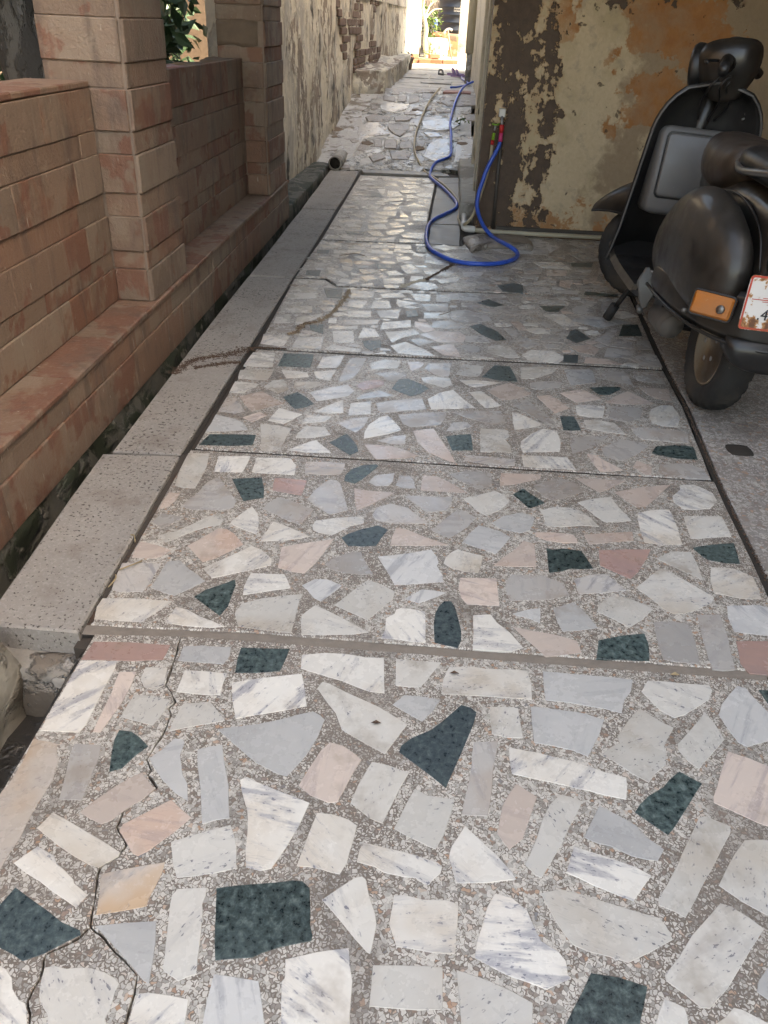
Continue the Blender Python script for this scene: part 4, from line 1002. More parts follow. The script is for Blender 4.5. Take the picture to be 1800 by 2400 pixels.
D={'J0':[(-0.712,1.273),(-0.334,1.291),(0.219,1.294),(0.758,1.297)],'J1':[(-0.723,2.146),(-0.122,2.158),(0.337,2.164),(0.89,2.175)],'J2':[(-0.722,3.053),(-0.191,3.06),(0.414,3.09),(0.945,3.102)],'J3':[(-0.75,4.109),(-0.577,4.122),(-0.501,4.003),(0.061,4.029),(0.346,4.058),(0.99,4.093)],'J4':[(-0.736,4.975),(-0.353,5.0),(-0.079,5.033)],'J5':[(-0.748,7.457),(-0.068,7.517)],'C':[(1.083,5.447),(1.007,4.142),(0.945,3.102),(0.935,2.73),(0.89,2.175),(0.862,1.614)],'R5':[(-0.062,7.208),(-0.082,5.712),(-0.079,5.033)],'crack':[(-0.499,1.288),(-0.493,1.244),(-0.49,1.201),(-0.485,1.138),(-0.469,1.122),(-0.452,1.095),(-0.459,1.077),(-0.45,1.062),(-0.45,1.015),(-0.457,0.973),(-0.461,0.951),(-0.445,0.928),(-0.447,0.918),(-0.423,0.892),(-0.449,0.859),(-0.463,0.838),(-0.463,0.808),(-0.436,0.778),(-0.44,0.757),(-0.461,0.737),(-0.46,0.715),(-0.451,0.685),(-0.445,0.656),(-0.44,0.639)],'crackL':[(-0.44,0.639),(-0.456,0.617),(-0.487,0.594),(-0.481,0.558),(-0.484,0.531),(-0.467,0.501),(-0.454,0.471)],'crackR':[(-0.44,0.639),(-0.405,0.617),(-0.349,0.578),(-0.344,0.553),(-0.343,0.513),(-0.336,0.482)],'edge0':[(-0.684,1.265),(-0.688,1.189),(-0.685,0.996),(-0.687,0.859),(-0.686,0.744)],'kerbj':[[(-0.873,1.229),(-0.719,1.261)],[(-0.973,2.068),(-0.765,2.096)],[(-0.976,4.101),(-0.749,4.118)],[(-0.994,5.877),(-0.903,5.887)],[(-1.028,7.653),(-0.807,7.654)]],'trailA':[(-0.62,3.243),(-0.587,3.274),(-0.571,3.381),(-0.52,3.427),(-0.485,3.507),(-0.463,3.607),(-0.448,3.731),(-0.436,3.84),(-0.436,3.951)],'trailB':[(-0.182,4.046),(-0.115,4.161),(-0.062,4.209),(-0.01,4.335),(0.057,4.497),(0.087,4.56)],'stain1':[(-0.592,3.064),(-0.697,3.057),(-0.736,3.043),(-0.782,2.968),(-0.847,2.92),(-0.913,2.88),(-0.941,2.8),(-0.956,2.719)],'stain2':[(-0.684,2.852),(-0.739,2.876),(-0.796,2.859),(-0.847,2.823),(-0.897,2.788)],'blue':[[0.259,10.692,0.593],[0.169,10.528,0.561],[0.112,10.27,0.512],[0.06,9.832,0.427],[0.033,9.463,0.355],[0.019,9.118,0.289],[0.035,8.83,0.233],[0.043,8.466,0.162],[0.044,8.18,0.107],[-0.016,8.061,0.084],[-0.09,7.957,0.064],[-0.127,7.803,0.013],[-0.123,7.486,0.013],[-0.072,7.232,0.013],[0.002,6.928,0.013],[0.07,6.581,0.013],[0.106,6.318,0.013],[0.095,6.117,0.013],[0.029,5.913,0.013],[-0.04,5.735,0.013],[-0.078,5.542,0.013],[-0.087,5.29,0.013],[-0.079,5.035,0.013],[-0.052,4.856,0.013],[-0.007,4.741,0.013],[0.072,4.616,0.013],[0.159,4.566,0.013],[0.246,4.563,0.013],[0.334,4.595,0.013],[0.408,4.669,0.013],[0.452,4.763,0.013],[0.462,4.838,0.022],[0.428,4.872,0.042],[0.377,4.955,0.05],[0.323,5.14,0.043],[0.277,5.2,0.077],[0.242,5.27,0.123],[0.22,5.31,0.183],[0.221,5.32,0.248],[0.237,5.34,0.313],[0.261,5.36,0.395],[0.292,5.37,0.466],[0.319,5.38,0.519],[0.328,5.39,0.553]],'beige':[[-0.127,10.374,0.532],[-0.168,10.164,0.491],[-0.216,9.901,0.44],[-0.258,9.56,0.374],[-0.292,9.136,0.292],[-0.316,8.776,0.222],[-0.311,8.413,0.152],[-0.295,8.214,0.114],[-0.255,7.999,0.072],[-0.2,7.877,0.012],[-0.125,7.576,0.012],[-0.056,7.322,0.012],[0.018,7.037,0.012],[0.086,6.658,0.012],[0.126,6.329,0.012],[0.132,6.095,0.012],[0.12,5.801,0.012],[0.133,5.595,0.012],[0.155,5.3,0.075],[0.192,5.33,0.109],[0.214,5.36,0.161],[0.241,5.38,0.252],[0.266,5.39,0.361],[0.279,5.4,0.45],[0.28,5.4,0.532]],'pvc':[[0.236,7.698,0.05],[0.198,7.183,0.05],[0.173,6.653,0.05],[0.156,6.036,0.05],[0.151,5.481,0.05],[0.148,5.154,0.05]],'pvc2':[[0.154,5.152,0.05],[0.305,5.152,0.05],[0.497,5.152,0.05],[0.546,5.127,0.05],[0.971,5.177,0.05],[1.137,5.184,0.05]],'mound':[(0.136,5.201),(0.191,4.852),(0.259,4.958),(0.367,5.01),(0.504,5.003),(0.572,4.993),(0.586,5.09),(0.559,5.306),(0.249,5.302)],'tap':[[0.324,5.42,0.709],[0.332,5.42,0.642],[0.342,5.42,0.556],[0.291,5.42,0.643],[0.283,5.42,0.571],[0.339,5.42,0.028],[0.302,5.42,0.542]],'floorend':[(-0.545,7.663),(-0.193,7.692),(0.161,7.839)]}
# ================================================================ GROUND AND FLOOR
def plane(name, x0, x1, y0, y1, z, mat): return struct(obj(name, mesh(name, [(x0, y0, z), (x1, y0, z), (x1, y1, z), (x0, y1, z)], [(0, 1, 2, 3)]), mat))
plane('ground', -60, 60, -40, 120, -0.32, 'soil')
bed = struct(obj('floor_bed', cbox(-0.72, 0.2, 1.24, 7.66, -0.3, -0.016, 0), 'grout_dirt')); obj('bed_part', cbox(-0.681, 3.0, -4.0, 1.2399, -0.3, -0.012, 0), 'grout_dirt', bed); obj('bed_part', cbox(0.2, 3.0, 1.24, 5.5, -0.3, -0.016, 0), 'grout_dirt', bed)
JA = [(-0.722, 1.27), (-0.726, 2.15), (-0.730, 3.06), (-0.740, 4.10), (-0.738, 4.98), (-0.750, 7.47)]
def off(P, dy): return [(x, y + dy) for x, y in P]
c_ = D['C'][::-1]                                   # right-hand joint, near to far
J0, J1, J2, J3, J4, J5 = (D[k] for k in ('J0', 'J1', 'J2', 'J3', 'J4', 'J5'))
def ext(P, q): return P + [q]
def shrink(poly, g, g2=None):
    n = len(poly); out = []
    for i in range(n):
        p0, p, p1 = Vector(poly[i - 1]), Vector(poly[i]), Vector(poly[(i + 1) % n]); d0 = (p - p0).normalized(); d1 = (p1 - p).normalized()
        nn = Vector((-d0.y - d1.y, d0.x + d1.x)); nn = nn.normalized() if nn.length > 1e-5 else Vector((-d0.y, d0.x))
        if g2: out.append(tuple(p + nn * (g + (g2 - g) * max(0.0, 0.5 + 1.2 * noise.noise(Vector((p.x * 25, p.y * 25, 7))))))); continue
        out.append(tuple(p + nn * min(g * 1.6, g / max(0.4, nn.dot(Vector((-d0.y, d0.x)))))))
    return out
def panel(poly, gap, z=0.0):
    P = shrink(poly, gap); P = rough_poly(P, 0.10, 0.0016)
    return struct(obj('floor_panel', slab(P, -0.02, z, 0.003), 'terrazzo'))
def crackle(P, k=4, amp=0.0028):
    out = []
    for i in range(len(P) - 1):
        a, b = Vector(P[i]), Vector(P[i + 1]); d = b - a; nn = Vector((-d.y, d.x)).normalized()
        for j in range(k): q = a + d * (j / k) + nn * (amp * noise.noise(Vector((a.x * 40 + j, a.y * 40, 0))) if j else 0); out.append((q.x, q.y))
    return out + [P[-1]]
crk, crL, crR = crackle(D['crack'], 3), crackle(D['crackL']), crackle(D['crackR'])
near = -0.6
# nearest panel: three pieces parted by the crack
n_left = [(-0.690, 1.268)] + [(x, y) for x, y in D['edge0'][1:]][:4]
pl = D['edge0'][::-1]
p_left = [(-0.684, near)] + [(-0.45, near)] + [(x, y) for x, y in crL[::-1]] + [(x, y) for x, y in crk[::-1][1:]] + [(-0.684, 1.272)]
p_mid = [(-0.452, near), (-0.336, near)] + crR[::-1] + crL[1:]
p_right = [(-0.334, near), (1.10, near), (0.862, 1.30)] + [(x, y) for x, y in J0[::-1][:3]] + crk + crR[1:]
panels0 = []
for P in (p_left, p_mid, p_right):
    a = sum(P[i][0] * P[(i + 1) % len(P)][1] - P[(i + 1) % len(P)][0] * P[i][1] for i in range(len(P)))
    if a < 0: P = P[::-1]
    panels0.append(struct(obj('floor_panel', slab(shrink(P, 0.0004, 0.0024), -0.02, -0.0005, 0.0008), 'terrazzo')))
P1 = off(J0, 0.022) + [(0.838, 1.32)] + [c_[0], c_[1]] + J1[::-1][1:] + [(-0.726, 2.146)] + [(-0.706, 1.31)]
P2 = J1 + [c_[2], c_[3]] + J2[::-1][1:]
P3 = J2 + [c_[4]] + J3[::-1][1:]
P4 = J3 + [(1.075, 5.40), (0.23, 5.40), (0.13, 5.03), (-0.079, 5.033)] + J4[::-1][1:]
P5 = J4 + [D['R5'][1], D['R5'][0], J5[1], J5[0]]
rows = {0: panels0, 1: [panel(P1, 0.004, 0.001)], 2: [panel(P2, 0.0095)], 3: [panel(P3, 0.0105)], 4: [panel(P4, 0.011)], 5: [panel(P5, 0.011)]}
def side(p):                                       # which of the three near pieces a stone belongs to
    x, y = p; best = None
    if y > 0.64:
        q = min(crk, key=lambda c: abs(c[1] - y)); return 0 if x < q[0] else 2
    l = min(crL, key=lambda c: abs(c[1] - y)); r = min(crR, key=lambda c: abs(c[1] - y))
    return 0 if x < l[0] else (2 if x > r[0] else 1)
for li in PIECES.split('\n'):
    hd, *pt = li.split(); row = int(hd[0]); kind = hd[1]; P = [tuple(int(v) / 1000 for v in q.split(',')) for q in pt]
    cx = sum(p[0] for p in P) / len(P); cy = sum(p[1] for p in P) / len(P)
    par = rows[row][side((cx, cy))] if row == 0 else rows[row][0]
    R_ = rough_poly([(x - cx, y - cy) for x, y in P], 0.035 if row < 3 else 0.08, 0.0011)
    o = obj('marble_piece', slab(R_, -0.006, random.uniform(0.0003, 0.0010), 0.0007), 'mb_' + kind, par, (cx, cy, 0.001 if row == 1 else 0.0))
# cement filling of the wide joint and dirt lying in the joints
def strip(name, pts, w, z, mat, parent=None, amp=0.0015, n=10):
    q = [Vector((p[0], p[1])) for p in spline([(x, y, 0) for x, y in pts], n)]; vs = []; fs = []
    for i, p in enumerate(q):
        t = (q[min(i + 1, len(q) - 1)] - q[max(i - 1, 0)]).normalized(); s = Vector((-t.y, t.x))
        h = 0.0025 * noise.noise(Vector((p.x * 30, p.y * 30, 1)))
        vs += [(*(p + s * (w / 2 + amp * random.uniform(-1, 1))), z + h), (*(p), z + 0.002 + h), (*(p - s * (w / 2 + amp * random.uniform(-1, 1))), z + h)]
    for i in range(len(q) - 1): a = i * 3; fs += [(a, a + 1, a + 4, a + 3), (a + 1, a + 2, a + 5, a + 4)]
    me = mesh(name, vs, fs, True); bm = bmesh.new(); bm.from_mesh(me); bmesh.ops.recalc_face_normals(bm, faces=bm.faces[:])
    if bm.faces and sum(f.normal.z for f in bm.faces) < 0: bmesh.ops.reverse_faces(bm, faces=bm.faces[:])
    bm.to_mesh(me); bm.free(); return obj(name, me, mat, parent)
for J in (J1, J2, J3, J4): strip('joint_dirt', J, 0.021, -0.0045, 'joint_dark', bed)
strip('joint_dirt', [(x + 0.006, y) for x, y in c_], 0.017, -0.0045, 'joint_dark', bed)
strip('joint_dirt', [(-0.734, 2.10), (-0.736, 3.06), (-0.744, 4.1), (-0.744, 5.0), (-0.756, 7.5)], 0.016, -0.0045, 'joint_dark', bed)
strip('joint_filler', off(J0, 0.010), 0.030, -0.0022, 'joint_cement', bed)
strip('joint_filler', [(-0.712, 1.35), (-0.730, 2.1)], 0.016, -0.006, 'grout_dirt', bed)
obj('gap_dirt', lump(-0.80, -0.695, 1.275, 2.16, -0.16, -0.004, 10, 0.010, 14, 2, 0.02), 'grout_dirt', bed); obj('gap_dirt', cbox(-0.80, -0.715, 2.16, 7.60, -0.16, -0.010, 0), 'grout_dirt', bed)
# garage floor and the plain slabs beside the last panel
gf = [(0.875, -0.6), (1.95, -0.6), (1.95, 5.40), (1.10, 5.40), (1.024, 4.142), (0.962, 3.102), (0.952, 2.73), (0.907, 2.175), (0.879, 1.614)]
struct(obj('garage_floor', slab(rough_poly(gf, 0.2, 0.002), -0.02, 0.001, 0.003), 'garage_floor'))
side_floor = struct(empty('side_floor'))
for P in ([(-0.066, 5.04), (0.125, 5.04), (0.13, 5.62), (-0.074, 5.60)], [(-0.074, 5.612), (0.13, 5.632), (0.17, 6.58), (-0.066, 6.50)], [(-0.065, 6.512), (0.17, 6.592), (0.215, 7.36), (-0.052, 7.22)], [(-0.052, 7.232), (0.215, 7.372), (0.24, 7.62), (-0.05, 7.54)]):
    obj('stone_slab', slab(rough_poly(P, 0.1, 0.003), -0.03, random.uniform(-0.001, 0.003), 0.003), 'slab_stone', side_floor)
for P in ([(-0.72, 7.55), (-0.30, 7.575), (0.05, 7.58), (0.03, 7.72), (-0.40, 7.76), (-0.76, 7.70)], [(-0.70, 7.78), (-0.3, 7.79), (0.0, 7.74), (-0.1, 7.95), (-0.5, 7.93)]):
    obj('stone_slab', slab(rough_poly(P, 0.1, 0.006), -0.03, random.uniform(0.004, 0.012), 0.004), 'slab_stone', side_floor)
struct(obj('under_floor', cbox(-0.06, 0.6, 5.0, 8.3, -0.3, -0.012, 0), 'grout_dirt'))
# ---------------------------------------------------------------- kerb stones
kb = [((-0.930, 1.262), (-0.713, 1.262), (-0.738, 2.082), (-0.972, 2.062), 0.010), ((-0.952, 2.088), (-0.741, 2.100), (-0.748, 4.086), (-0.980, 4.076), 0.005),
      ((-0.978, 4.100), (-0.748, 4.108), (-0.753, 5.870), (-0.994, 5.862), 0.004), ((-0.996, 5.880), (-0.754, 5.886), (-0.764, 7.640), (-1.030, 7.630), 0.004)]
desc = ['broad grey kerb stone nearest the camera with a worn free end', 'grey kerb stone crossed by brown sand streaks, second from the camera', 'long smooth grey kerb stone beside the far brick panel, third along the drain', 'last grey kerb stone beside the drain, running up to the ramp']
for (a, b, c, d, h), ds in zip(kb, desc):
    o = obj('kerb_stone', slab(rough_poly([a, b, c, d], 0.30, 0.004), -0.13 if h < 0.008 else -0.055, h, 0.006), 'kerb_stone'); tag(o, ds, 'kerb stone', 'kerb stones along the drain')
tag(obj('concrete_block', lump(-1.02, -0.72, 1.20, 1.36, -0.22, -0.055, 5, 0.018, 11, 2.0, 0.12), 'rough_concrete'), 'rough concrete block under the free end of the nearest kerb stone', 'concrete block')
# ---------------------------------------------------------------- drain
dr = struct(obj('drain', cbox(-1.4, -0.66, -1.0, 7.9, -0.30, -0.19, 0), 'drain'))
o = obj('drain_side', cbox(-0.700, -0.6845, -1.0, 1.235, -0.2, -0.021, 0), 'drain', dr)
o = obj('drain_side', cbox(-0.93, -0.790, 1.37, 7.64, -0.2, -0.062, 0.004), 'drain', dr)
tag(obj('boundary_stone', lump(-1.30, -0.835, 0.62, 1.20, -0.24, 0.05, 9, 0.035, 9, 5.0, 0.07), 'boundary_rock'), 'pale weathered stone block at the left edge beside the open drain', 'stone block')
o = obj('mossy_bank', lump(-1.30, -1.045, 5.72, 7.75, -0.20, 0.045, 12, 0.035, 6, 1.0, 0.06), 'mossy'); tag(o, 'mossy broken concrete bank between the drain and the peeling wall', 'concrete bank')
# ================================================================ BOUNDARY WALL CLAD IN SANDSTONE
bw = empty('boundary_wall', (-1.2, 2.9, 0)); tag(bw, 'low reddish brown sandstone clad wall with two pillars beside the drain', 'wall')
core = obj('core', cbox(-1.39, -1.208, -0.5, 5.64, -0.3, 0.905, 0), 'mortar', bw); core.matrix_parent_inverse = bw.matrix_world.inverted() if False else Matrix.Translation((1.2, -2.9, 0))
INV = Matrix.Translation((1.2, -2.9, 0))
def wpart(name, me, mat, parent=None):
    o = obj(name, me, mat, parent or bw)
    if not parent: o.matrix_parent_inverse = INV
    return o
low_near = wpart('low_wall', cbox(-1.40, -1.2035, -0.5, 2.895, 0.10, 0.900, 0), 'mortar'); low_far = wpart('low_wall', cbox(-1.40, -1.2035, 3.335, 5.11, 0.10, 0.905, 0), 'mortar')
plinth = wpart('plinth', cbox(-1.39, -1.0635, -0.5, 5.70, -0.02, 0.195, 0), 'mortar')
foot = wpart('footing', grid_wall((-1.068, -0.5), (-1.068, 5.72), -0.30, -0.012, 0.2, 0.0, 0.03), 'mossy')
for v in foot.data.vertices[:-4]:
    p = v.co; v.co.x = -1.070 + 0.022 * (noise.fractal(p * 9, 1.0, 2.0, 4)) + (0.012 if p.z < -0.03 else -0.006)
    if p.z > -0.03: v.co.z += 0.03 * noise.noise(Vector((p.y * 6, 0, 0)))
Z = [0.218, 0.335, 0.400, 0.522, 0.600, 0.727, 0.800, 0.928]
def course_row(parent, axis, fixed, a0, a1, z0, z1, tall, outd, seed, lens=(0.26, 0.46), gap=0.0022, skip=None):
    """cladding stones of one course; axis 'y' runs along the path with the face at x = fixed, 'x' faces the camera at y = fixed"""
    rg = random.Random(seed); a = a0
    while a < a1 - 0.02:
        l = rg.uniform(*lens); e = min(a1, a + l)
        if a1 - e < 0.12: e = a1
        d = (0.005 if tall else 0.0) + rg.uniform(-0.0015, 0.0015)
        if not (skip and skip(a, e)):
            if axis == 'y': me = cbox(fixed - 0.020, fixed + d, a + gap / 2, e - gap / 2, z0 + gap / 2, z1 - gap / 2, 0.0022, 0.0012)
            else: me = cbox(a + gap / 2, e - gap / 2, fixed - d, fixed + 0.020, z0 + gap / 2, z1 - gap / 2, 0.0022, 0.0012)
            obj('sandstone_block', me, 'sandstone', parent)
        a = e
for i in range(7):
    tall = i % 2 == 0
    course_row(low_near, 'y', -1.200, 0.4, 2.893, Z[i], Z[i + 1], tall, 0, 10 + i, (0.34, 0.62))
    course_row(low_far, 'y', -1.200, 3.337, 5.108, Z[i], Z[i + 1] + (0.02 if i == 6 else 0), tall, 0, 30 + i, (0.30, 0.55), skip=(lambda a, e: a < 3.34) if i == 6 else None)
course_row(plinth, 'y', -1.060, 0.9, 5.70, 0.119, 0.196, False, 0, 50, (0.40, 0.75)); course_row(plinth, 'y', -1.060, 0.9, 5.70, -0.028, 0.119, True, 0, 51, (0.32, 0.6))
yy = 0.9; rg = random.Random(4)
while yy < 5.7:                                     # ledge stones on top of the plinth
    e = min(5.705, yy + rg.uniform(0.55, 0.95)); obj('ledge_stone', cbox(-1.212, -1.050, yy + 0.001, e - 0.002, 0.197, 0.2165, 0.004, 0.0012), 'sandstone', plinth); yy = e
yy = 0.4
while yy < 2.89:                                    # coping of the near wall
    e = min(2.893, yy + rg.uniform(0.5, 0.8)); obj('coping_stone', cbox(-1.41, -1.196, yy + 0.001, e - 0.002, 0.930, 0.950, 0.004, 0.001), 'sandstone', low_near); yy = e
for k in range(16):                                 # broken mortar along the top of the far wall
    y = 3.36 + k * 0.11; obj('mortar_lump', lump(-1.37 + random.uniform(0, .02), -1.215, y, y + random.uniform(.09, .16), 0.89, 0.915 + random.uniform(0.0, 0.035), 2, 0.02, 14, k, 0.35), 'rough_rock' if k % 3 else 'red_stone', low_far)
def pillar(x0, x1, y0, y1, top, seed, broken=False):
    p = wpart('pillar', cbox(x0 + 0.004, x1 - 0.004, y0 + 0.004, y1 - 0.004, -0.2, top, 0), 'mortar')
    zz = Z + [1.005, 1.130, 1.205, 1.33, 1.405, 1.53, 1.605, 1.73, 1.81, 1.93, 2.01, 2.13, 2.21, 2.33, 2.41, 2.5]
    for i in range(len(zz) - 1):
        z0, z1 = zz[i], zz[i + 1]; tall = i % 2 == 0; w = (0.007 if tall else 0.0); low = z1 < 0.94; z0 = z0 + 0.001; z1 = z1 - 0.001
        def blk(*a): obj('sandstone_block', cbox(*a, 0.003, 0.0014), 'sandstone', p)
        xl = -1.197 if low else x0
        if broken and 0.93 < z0 < 1.13: obj('rough_stone', lump(x0, x1 - 0.03, y0 - 0.004, y0 + 0.05, z0, z1, 4, 0.03, 12, seed + i, 0.15), 'rough_rock', p)
        else: blk(xl, x1 - 0.012 + w * 0.3, y0 - w, y0 + 0.022, z0, z1)               # face towards the camera
        ym = y1 if not tall else y1
        blk(x1 - 0.022, x1 + w, y0 + 0.006, ym - 0.001, z0, z1)                        # face towards the path
        if not low: blk(x0, x1 - 0.024, y1 - 0.022, y1 + w, z0, z1)                    # back face
        if not low: blk(x0 - w, x0 + 0.020, y0 + 0.024, y1 - 0.024, z0, z1)
    return p
pillar(-1.346, -1.068, 2.90, 3.33, 2.5, 3); pillar(-1.335, -1.066, 5.115, 5.64, 2.5, 9, True)
# ================================================================ GARDEN BEHIND THE WALL
plane('garden_soil', -9.0, -1.40, -6, 22, 0.02, 'soil')
def tree(name, base, h, r, lean, mat, crown, label, n=2500, size=0.08, leafm='leaf', seed=1, limbs=5, cat='tree', group=None):
    t = empty(name, base); tag(t, label, cat, group); rg = random.Random(seed)
    top = Vector((lean[0], lean[1], h)); pts = [Vector((0, 0, -0.05)).lerp(top, k / 8) + Vector((rg.uniform(-1, 1), rg.uniform(-1, 1), 0)) * r * 0.5 * (k > 0) for k in range(9)]
    obj('trunk', tube(spline(pts, 3), r, 12, radii=[r * (1 - 0.55 * i / 24) * (1 + 0.08 * rg.uniform(-1, 1)) for i in range(25)]), mat, t)
    for k in range(limbs):
        a = rg.uniform(0, 6.28); s = pts[rg.randint(4, 8)]; e = s + Vector((math.cos(a) * crown[0] * 0.6, math.sin(a) * crown[0] * 0.6, rg.uniform(0.1, 0.6) * crown[2])); m = s.lerp(e, 0.5) + Vector((0, 0, 0.08))
        obj('limb', tube(spline([s, m, e], 4), r * 0.4, 8, radii=[r * 0.42 * (1 - 0.8 * i / 8) for i in range(9)]), mat, t)
    cen = top + Vector((0, 0, crown[3])); clumps = [(cen + Vector((rg.gauss(0, 0.5) * crown[0], rg.gauss(0, 0.5) * crown[1], rg.gauss(0, 0.45) * crown[2])), rg.uniform(0.16, 0.36) * crown[0]) for _ in range(26)]
    def fn(g): c, q = g.choice(clumps); return c + Vector((g.gauss(0, 0.5), g.gauss(0, 0.5), g.gauss(0, 0.42))) * q
    obj('crown', leaves(n, fn, size, seed), leafm, t); return t
tree('garden_tree', (-2.05, 4.15, 0), 3.6, 0.23, (0.1, 0.2), 'dark_bark', (2.2, 3.2, 0.8, 0.7), 'thick grey barked tree standing in the dark garden behind the near low wall', 14000, 0.15, 'leaf', 5, 6)
def shrub(base, h, w, label, n, size, leafm, seed, group=None):
    t = empty('shrub', base); tag(t, label, 'shrub', group); rg = random.Random(seed)
    for k in range(7):
        e = Vector((rg.uniform(-w, w) * 0.8, rg.uniform(-w, w) * 0.8, h * rg.uniform(0.7, 1.0))); obj('stem', tube(spline([(0, 0, -0.03), e * 0.5 + Vector((0, 0, 0.1)), e], 4), 0.012, 6), 'bark', t)
    cl = [(Vector((rg.uniform(-w, w), rg.uniform(-w, w), h * rg.uniform(0.15, 1.0))), rg.uniform(0.12, 0.28)) for _ in range(30)]
    def fn(g): c, q = g.choice(cl); return c + Vector((g.gauss(0, 1), g.gauss(0, 1), g.gauss(0, 1))) * q * 0.6
    obj('foliage', leaves(n, fn, size, seed), leafm, t); return t
shrub((-2.15, 5.0, 0), 1.5, 0.40, 'broad leaved green shrub seen between the two sandstone pillars', 1500, 0.075, 'leaf', 11)
shrub((-2.7, 6.9, 0), 1.9, 0.7, 'darker taller shrub further back in the garden', 1600, 0.09, 'leaf', 12)
shrub((-3.2, 8.6, 0), 2.2, 0.9, 'leafy shrub at the far side of the garden against the dark backdrop', 1600, 0.10, 'leaf', 13)
tag(obj('garden_backdrop', grid_wall((-5.2, -5), (-5.2, 26.0), 0, 5.0, 0.25, 0.02, 0.3), 'rough_rock'), 'dark backdrop wall added at the far side of the garden', 'wall')  # backdrop added against open sky, its dark colour stands in for garden shade
tag(obj('garden_backdrop', grid_wall((-5.2, 12.5), (-1.36, 12.5), 0, 3.6, 0.25, 0.02, 0.3), 'rough_rock'), 'dark backdrop wall added behind the shrubs to hide the sunlit yard', 'wall')  # added to keep the sunlit yard wall from showing through the garden
# ================================================================ GARAGE SHELL
gw = tag(obj('garage_wall', grid_wall((0.215, 5.45), (3.1, 5.45), -0.02, 2.5, 0.20, 0.004, 0.05, 3.0), 'garage_wall_paint'), 'end wall of the garage with peeling cream and orange paint', 'wall')
obj('skirting', cbox(0.36, 3.05, 5.432, 5.452, 0.002, 0.045, 0.004), 'dark_pipe', gw)
tag(obj('garage_side_wall', grid_wall((1.95, 5.45), (1.95, 1.7), -0.02, 2.5, 0.2, 0.004, 0.2), 'rough_rock'), 'unseen side wall of the garage, set close and dark to dim it', 'wall')  # unseen wall, moved in and given a dark material to dim the garage
tag(obj('porch_roof', cbox(-1.45, 2.15, 2.5, 5.64, 2.5, 2.64, 0.01), 'roof_plaster'), 'unseen concrete porch roof from the pillars to the garage, front edge set for the floor light', 'roof')  # unseen porch roof, its front edge placed for the light on the floor
tag(obj('roof_shade_slab', cbox(0.75, 2.15, 1.95, 2.495, 2.48, 2.62, 0.01), 'roof_plaster'), 'unseen roof slab added to cut sky light on the right of the floor', 'roof')  # added out of view to block sky over the right of the floor
hs_ = empty('sun_blocker', (3.0, 0, 0)); tag(hs_, 'house added out of view to block the sun', 'building')  # unseen blocks added to keep the sun off the path and low wall
obj('side_block', cbox(-0.84, 4.0, 1.70, 5.60, -0.3, 5.6, 0.02), 'roof_plaster', hs_); obj('main_block', cbox(0.5, 4.0, -6.0, 1.69, -0.3, 6.4, 0.02), 'far_plaster', hs_)
# building along the right side of the alley
hb = empty('alley_building', (0.24, 5.66, 0)); tag(hb, 'weathered building along the right side of the alley behind the garage wall', 'building')
obj('wall', grid_wall((0.06, 10.0), (0.04, 0.02), -0.3, 3.0, 2.8, 0.012, 0.1), 'trim_plaster', hb)
hb.rotation_euler = (0, 0, 0)
for (y0, y1, x, w, m) in ((0.06, 0.20, -0.012, 0.05, 'trim_plaster'), (0.62, 0.80, -0.02, 0.06, 'trim_plaster'), (1.9, 2.1, -0.01, 0.05, 'trim_plaster'), (0.34, 0.52, 0.012, 0.03, 'dark_pipe')):
    obj('door_trim', cbox(x, x + w, y0, y1, 0.0, 2.95, 0.006), m, hb)
obj('wall_base', lump(-0.115, 0.05, 0.05, 2.3, -0.02, 0.115, 8, 0.02, 9, 3, 0.05), 'grey_plaster', hb)
# ================================================================ RAMP
Y0, Y1, Z1 = 7.72, 10.2, 0.48; RL = math.hypot(Y1 - Y0, Z1); RA = math.atan2(Z1, Y1 - Y0)
rampo = struct(empty('ramp', (0, Y0, 0.0), (RA, 0, 0)))
gx, gy = 60, 80; vs = []; fs = []
for j in range(gy + 1):
    for i in range(gx + 1):
        u, v = i / gx, j / gy; x = -1.32 + 1.56 * u; y = RL * v
        h = -0.003 + 0.008 * noise.fractal(Vector((x * 5, y * 5, 0)), 1.0, 2.0, 4)
        if y < 0.18 and x > -0.22: y = 0.18 + (y - 0.18) * 0.3
        vs.append((x, y, h))
for j in range(gy):
    for i in range(gx): k = j * (gx + 1) + i; fs.append((k, k + 1, k + gx + 2, k + gx + 1))
n0 = len(vs); base = [(i, 0) for i in range(gx + 1)]
for i in range(gx + 1): x, y, h = vs[i]; vs.append((x, y + 0.03, h - 0.12))
for i in range(gx): fs.append((i + 1, i, n0 + i, n0 + i + 1))
obj('bed', mesh('bed', vs, fs, True), 'ramp_bed', rampo)
for k, li in enumerate(RAMP.split('\n')):
    kd, *pt = li.split(); P = [tuple(int(v) / 1000 for v in q.split(',')) for q in pt]; cx = sum(p[0] for p in P) / len(P); cy = sum(p[1] for p in P) / len(P)
    R_ = rough_poly([((x - cx) * 0.98, (y - cy) * 0.98) for x, y in P], 0.12, 0.012 if kd == 'c' else 0.008)
    obj('cement_patch' if kd == 'c' else 'stone', slab(R_, -0.05, (0.005 if kd == 'c' else 0.003) + random.uniform(-0.002, 0.003), 0.009), 'wet_cement' if kd == 'c' else 'damp_stone', rampo, (cx, cy, 0), (random.uniform(-.01, .01), random.uniform(-.01, .01), 0))
rg = random.Random(21)                              # rubble between the larger stones
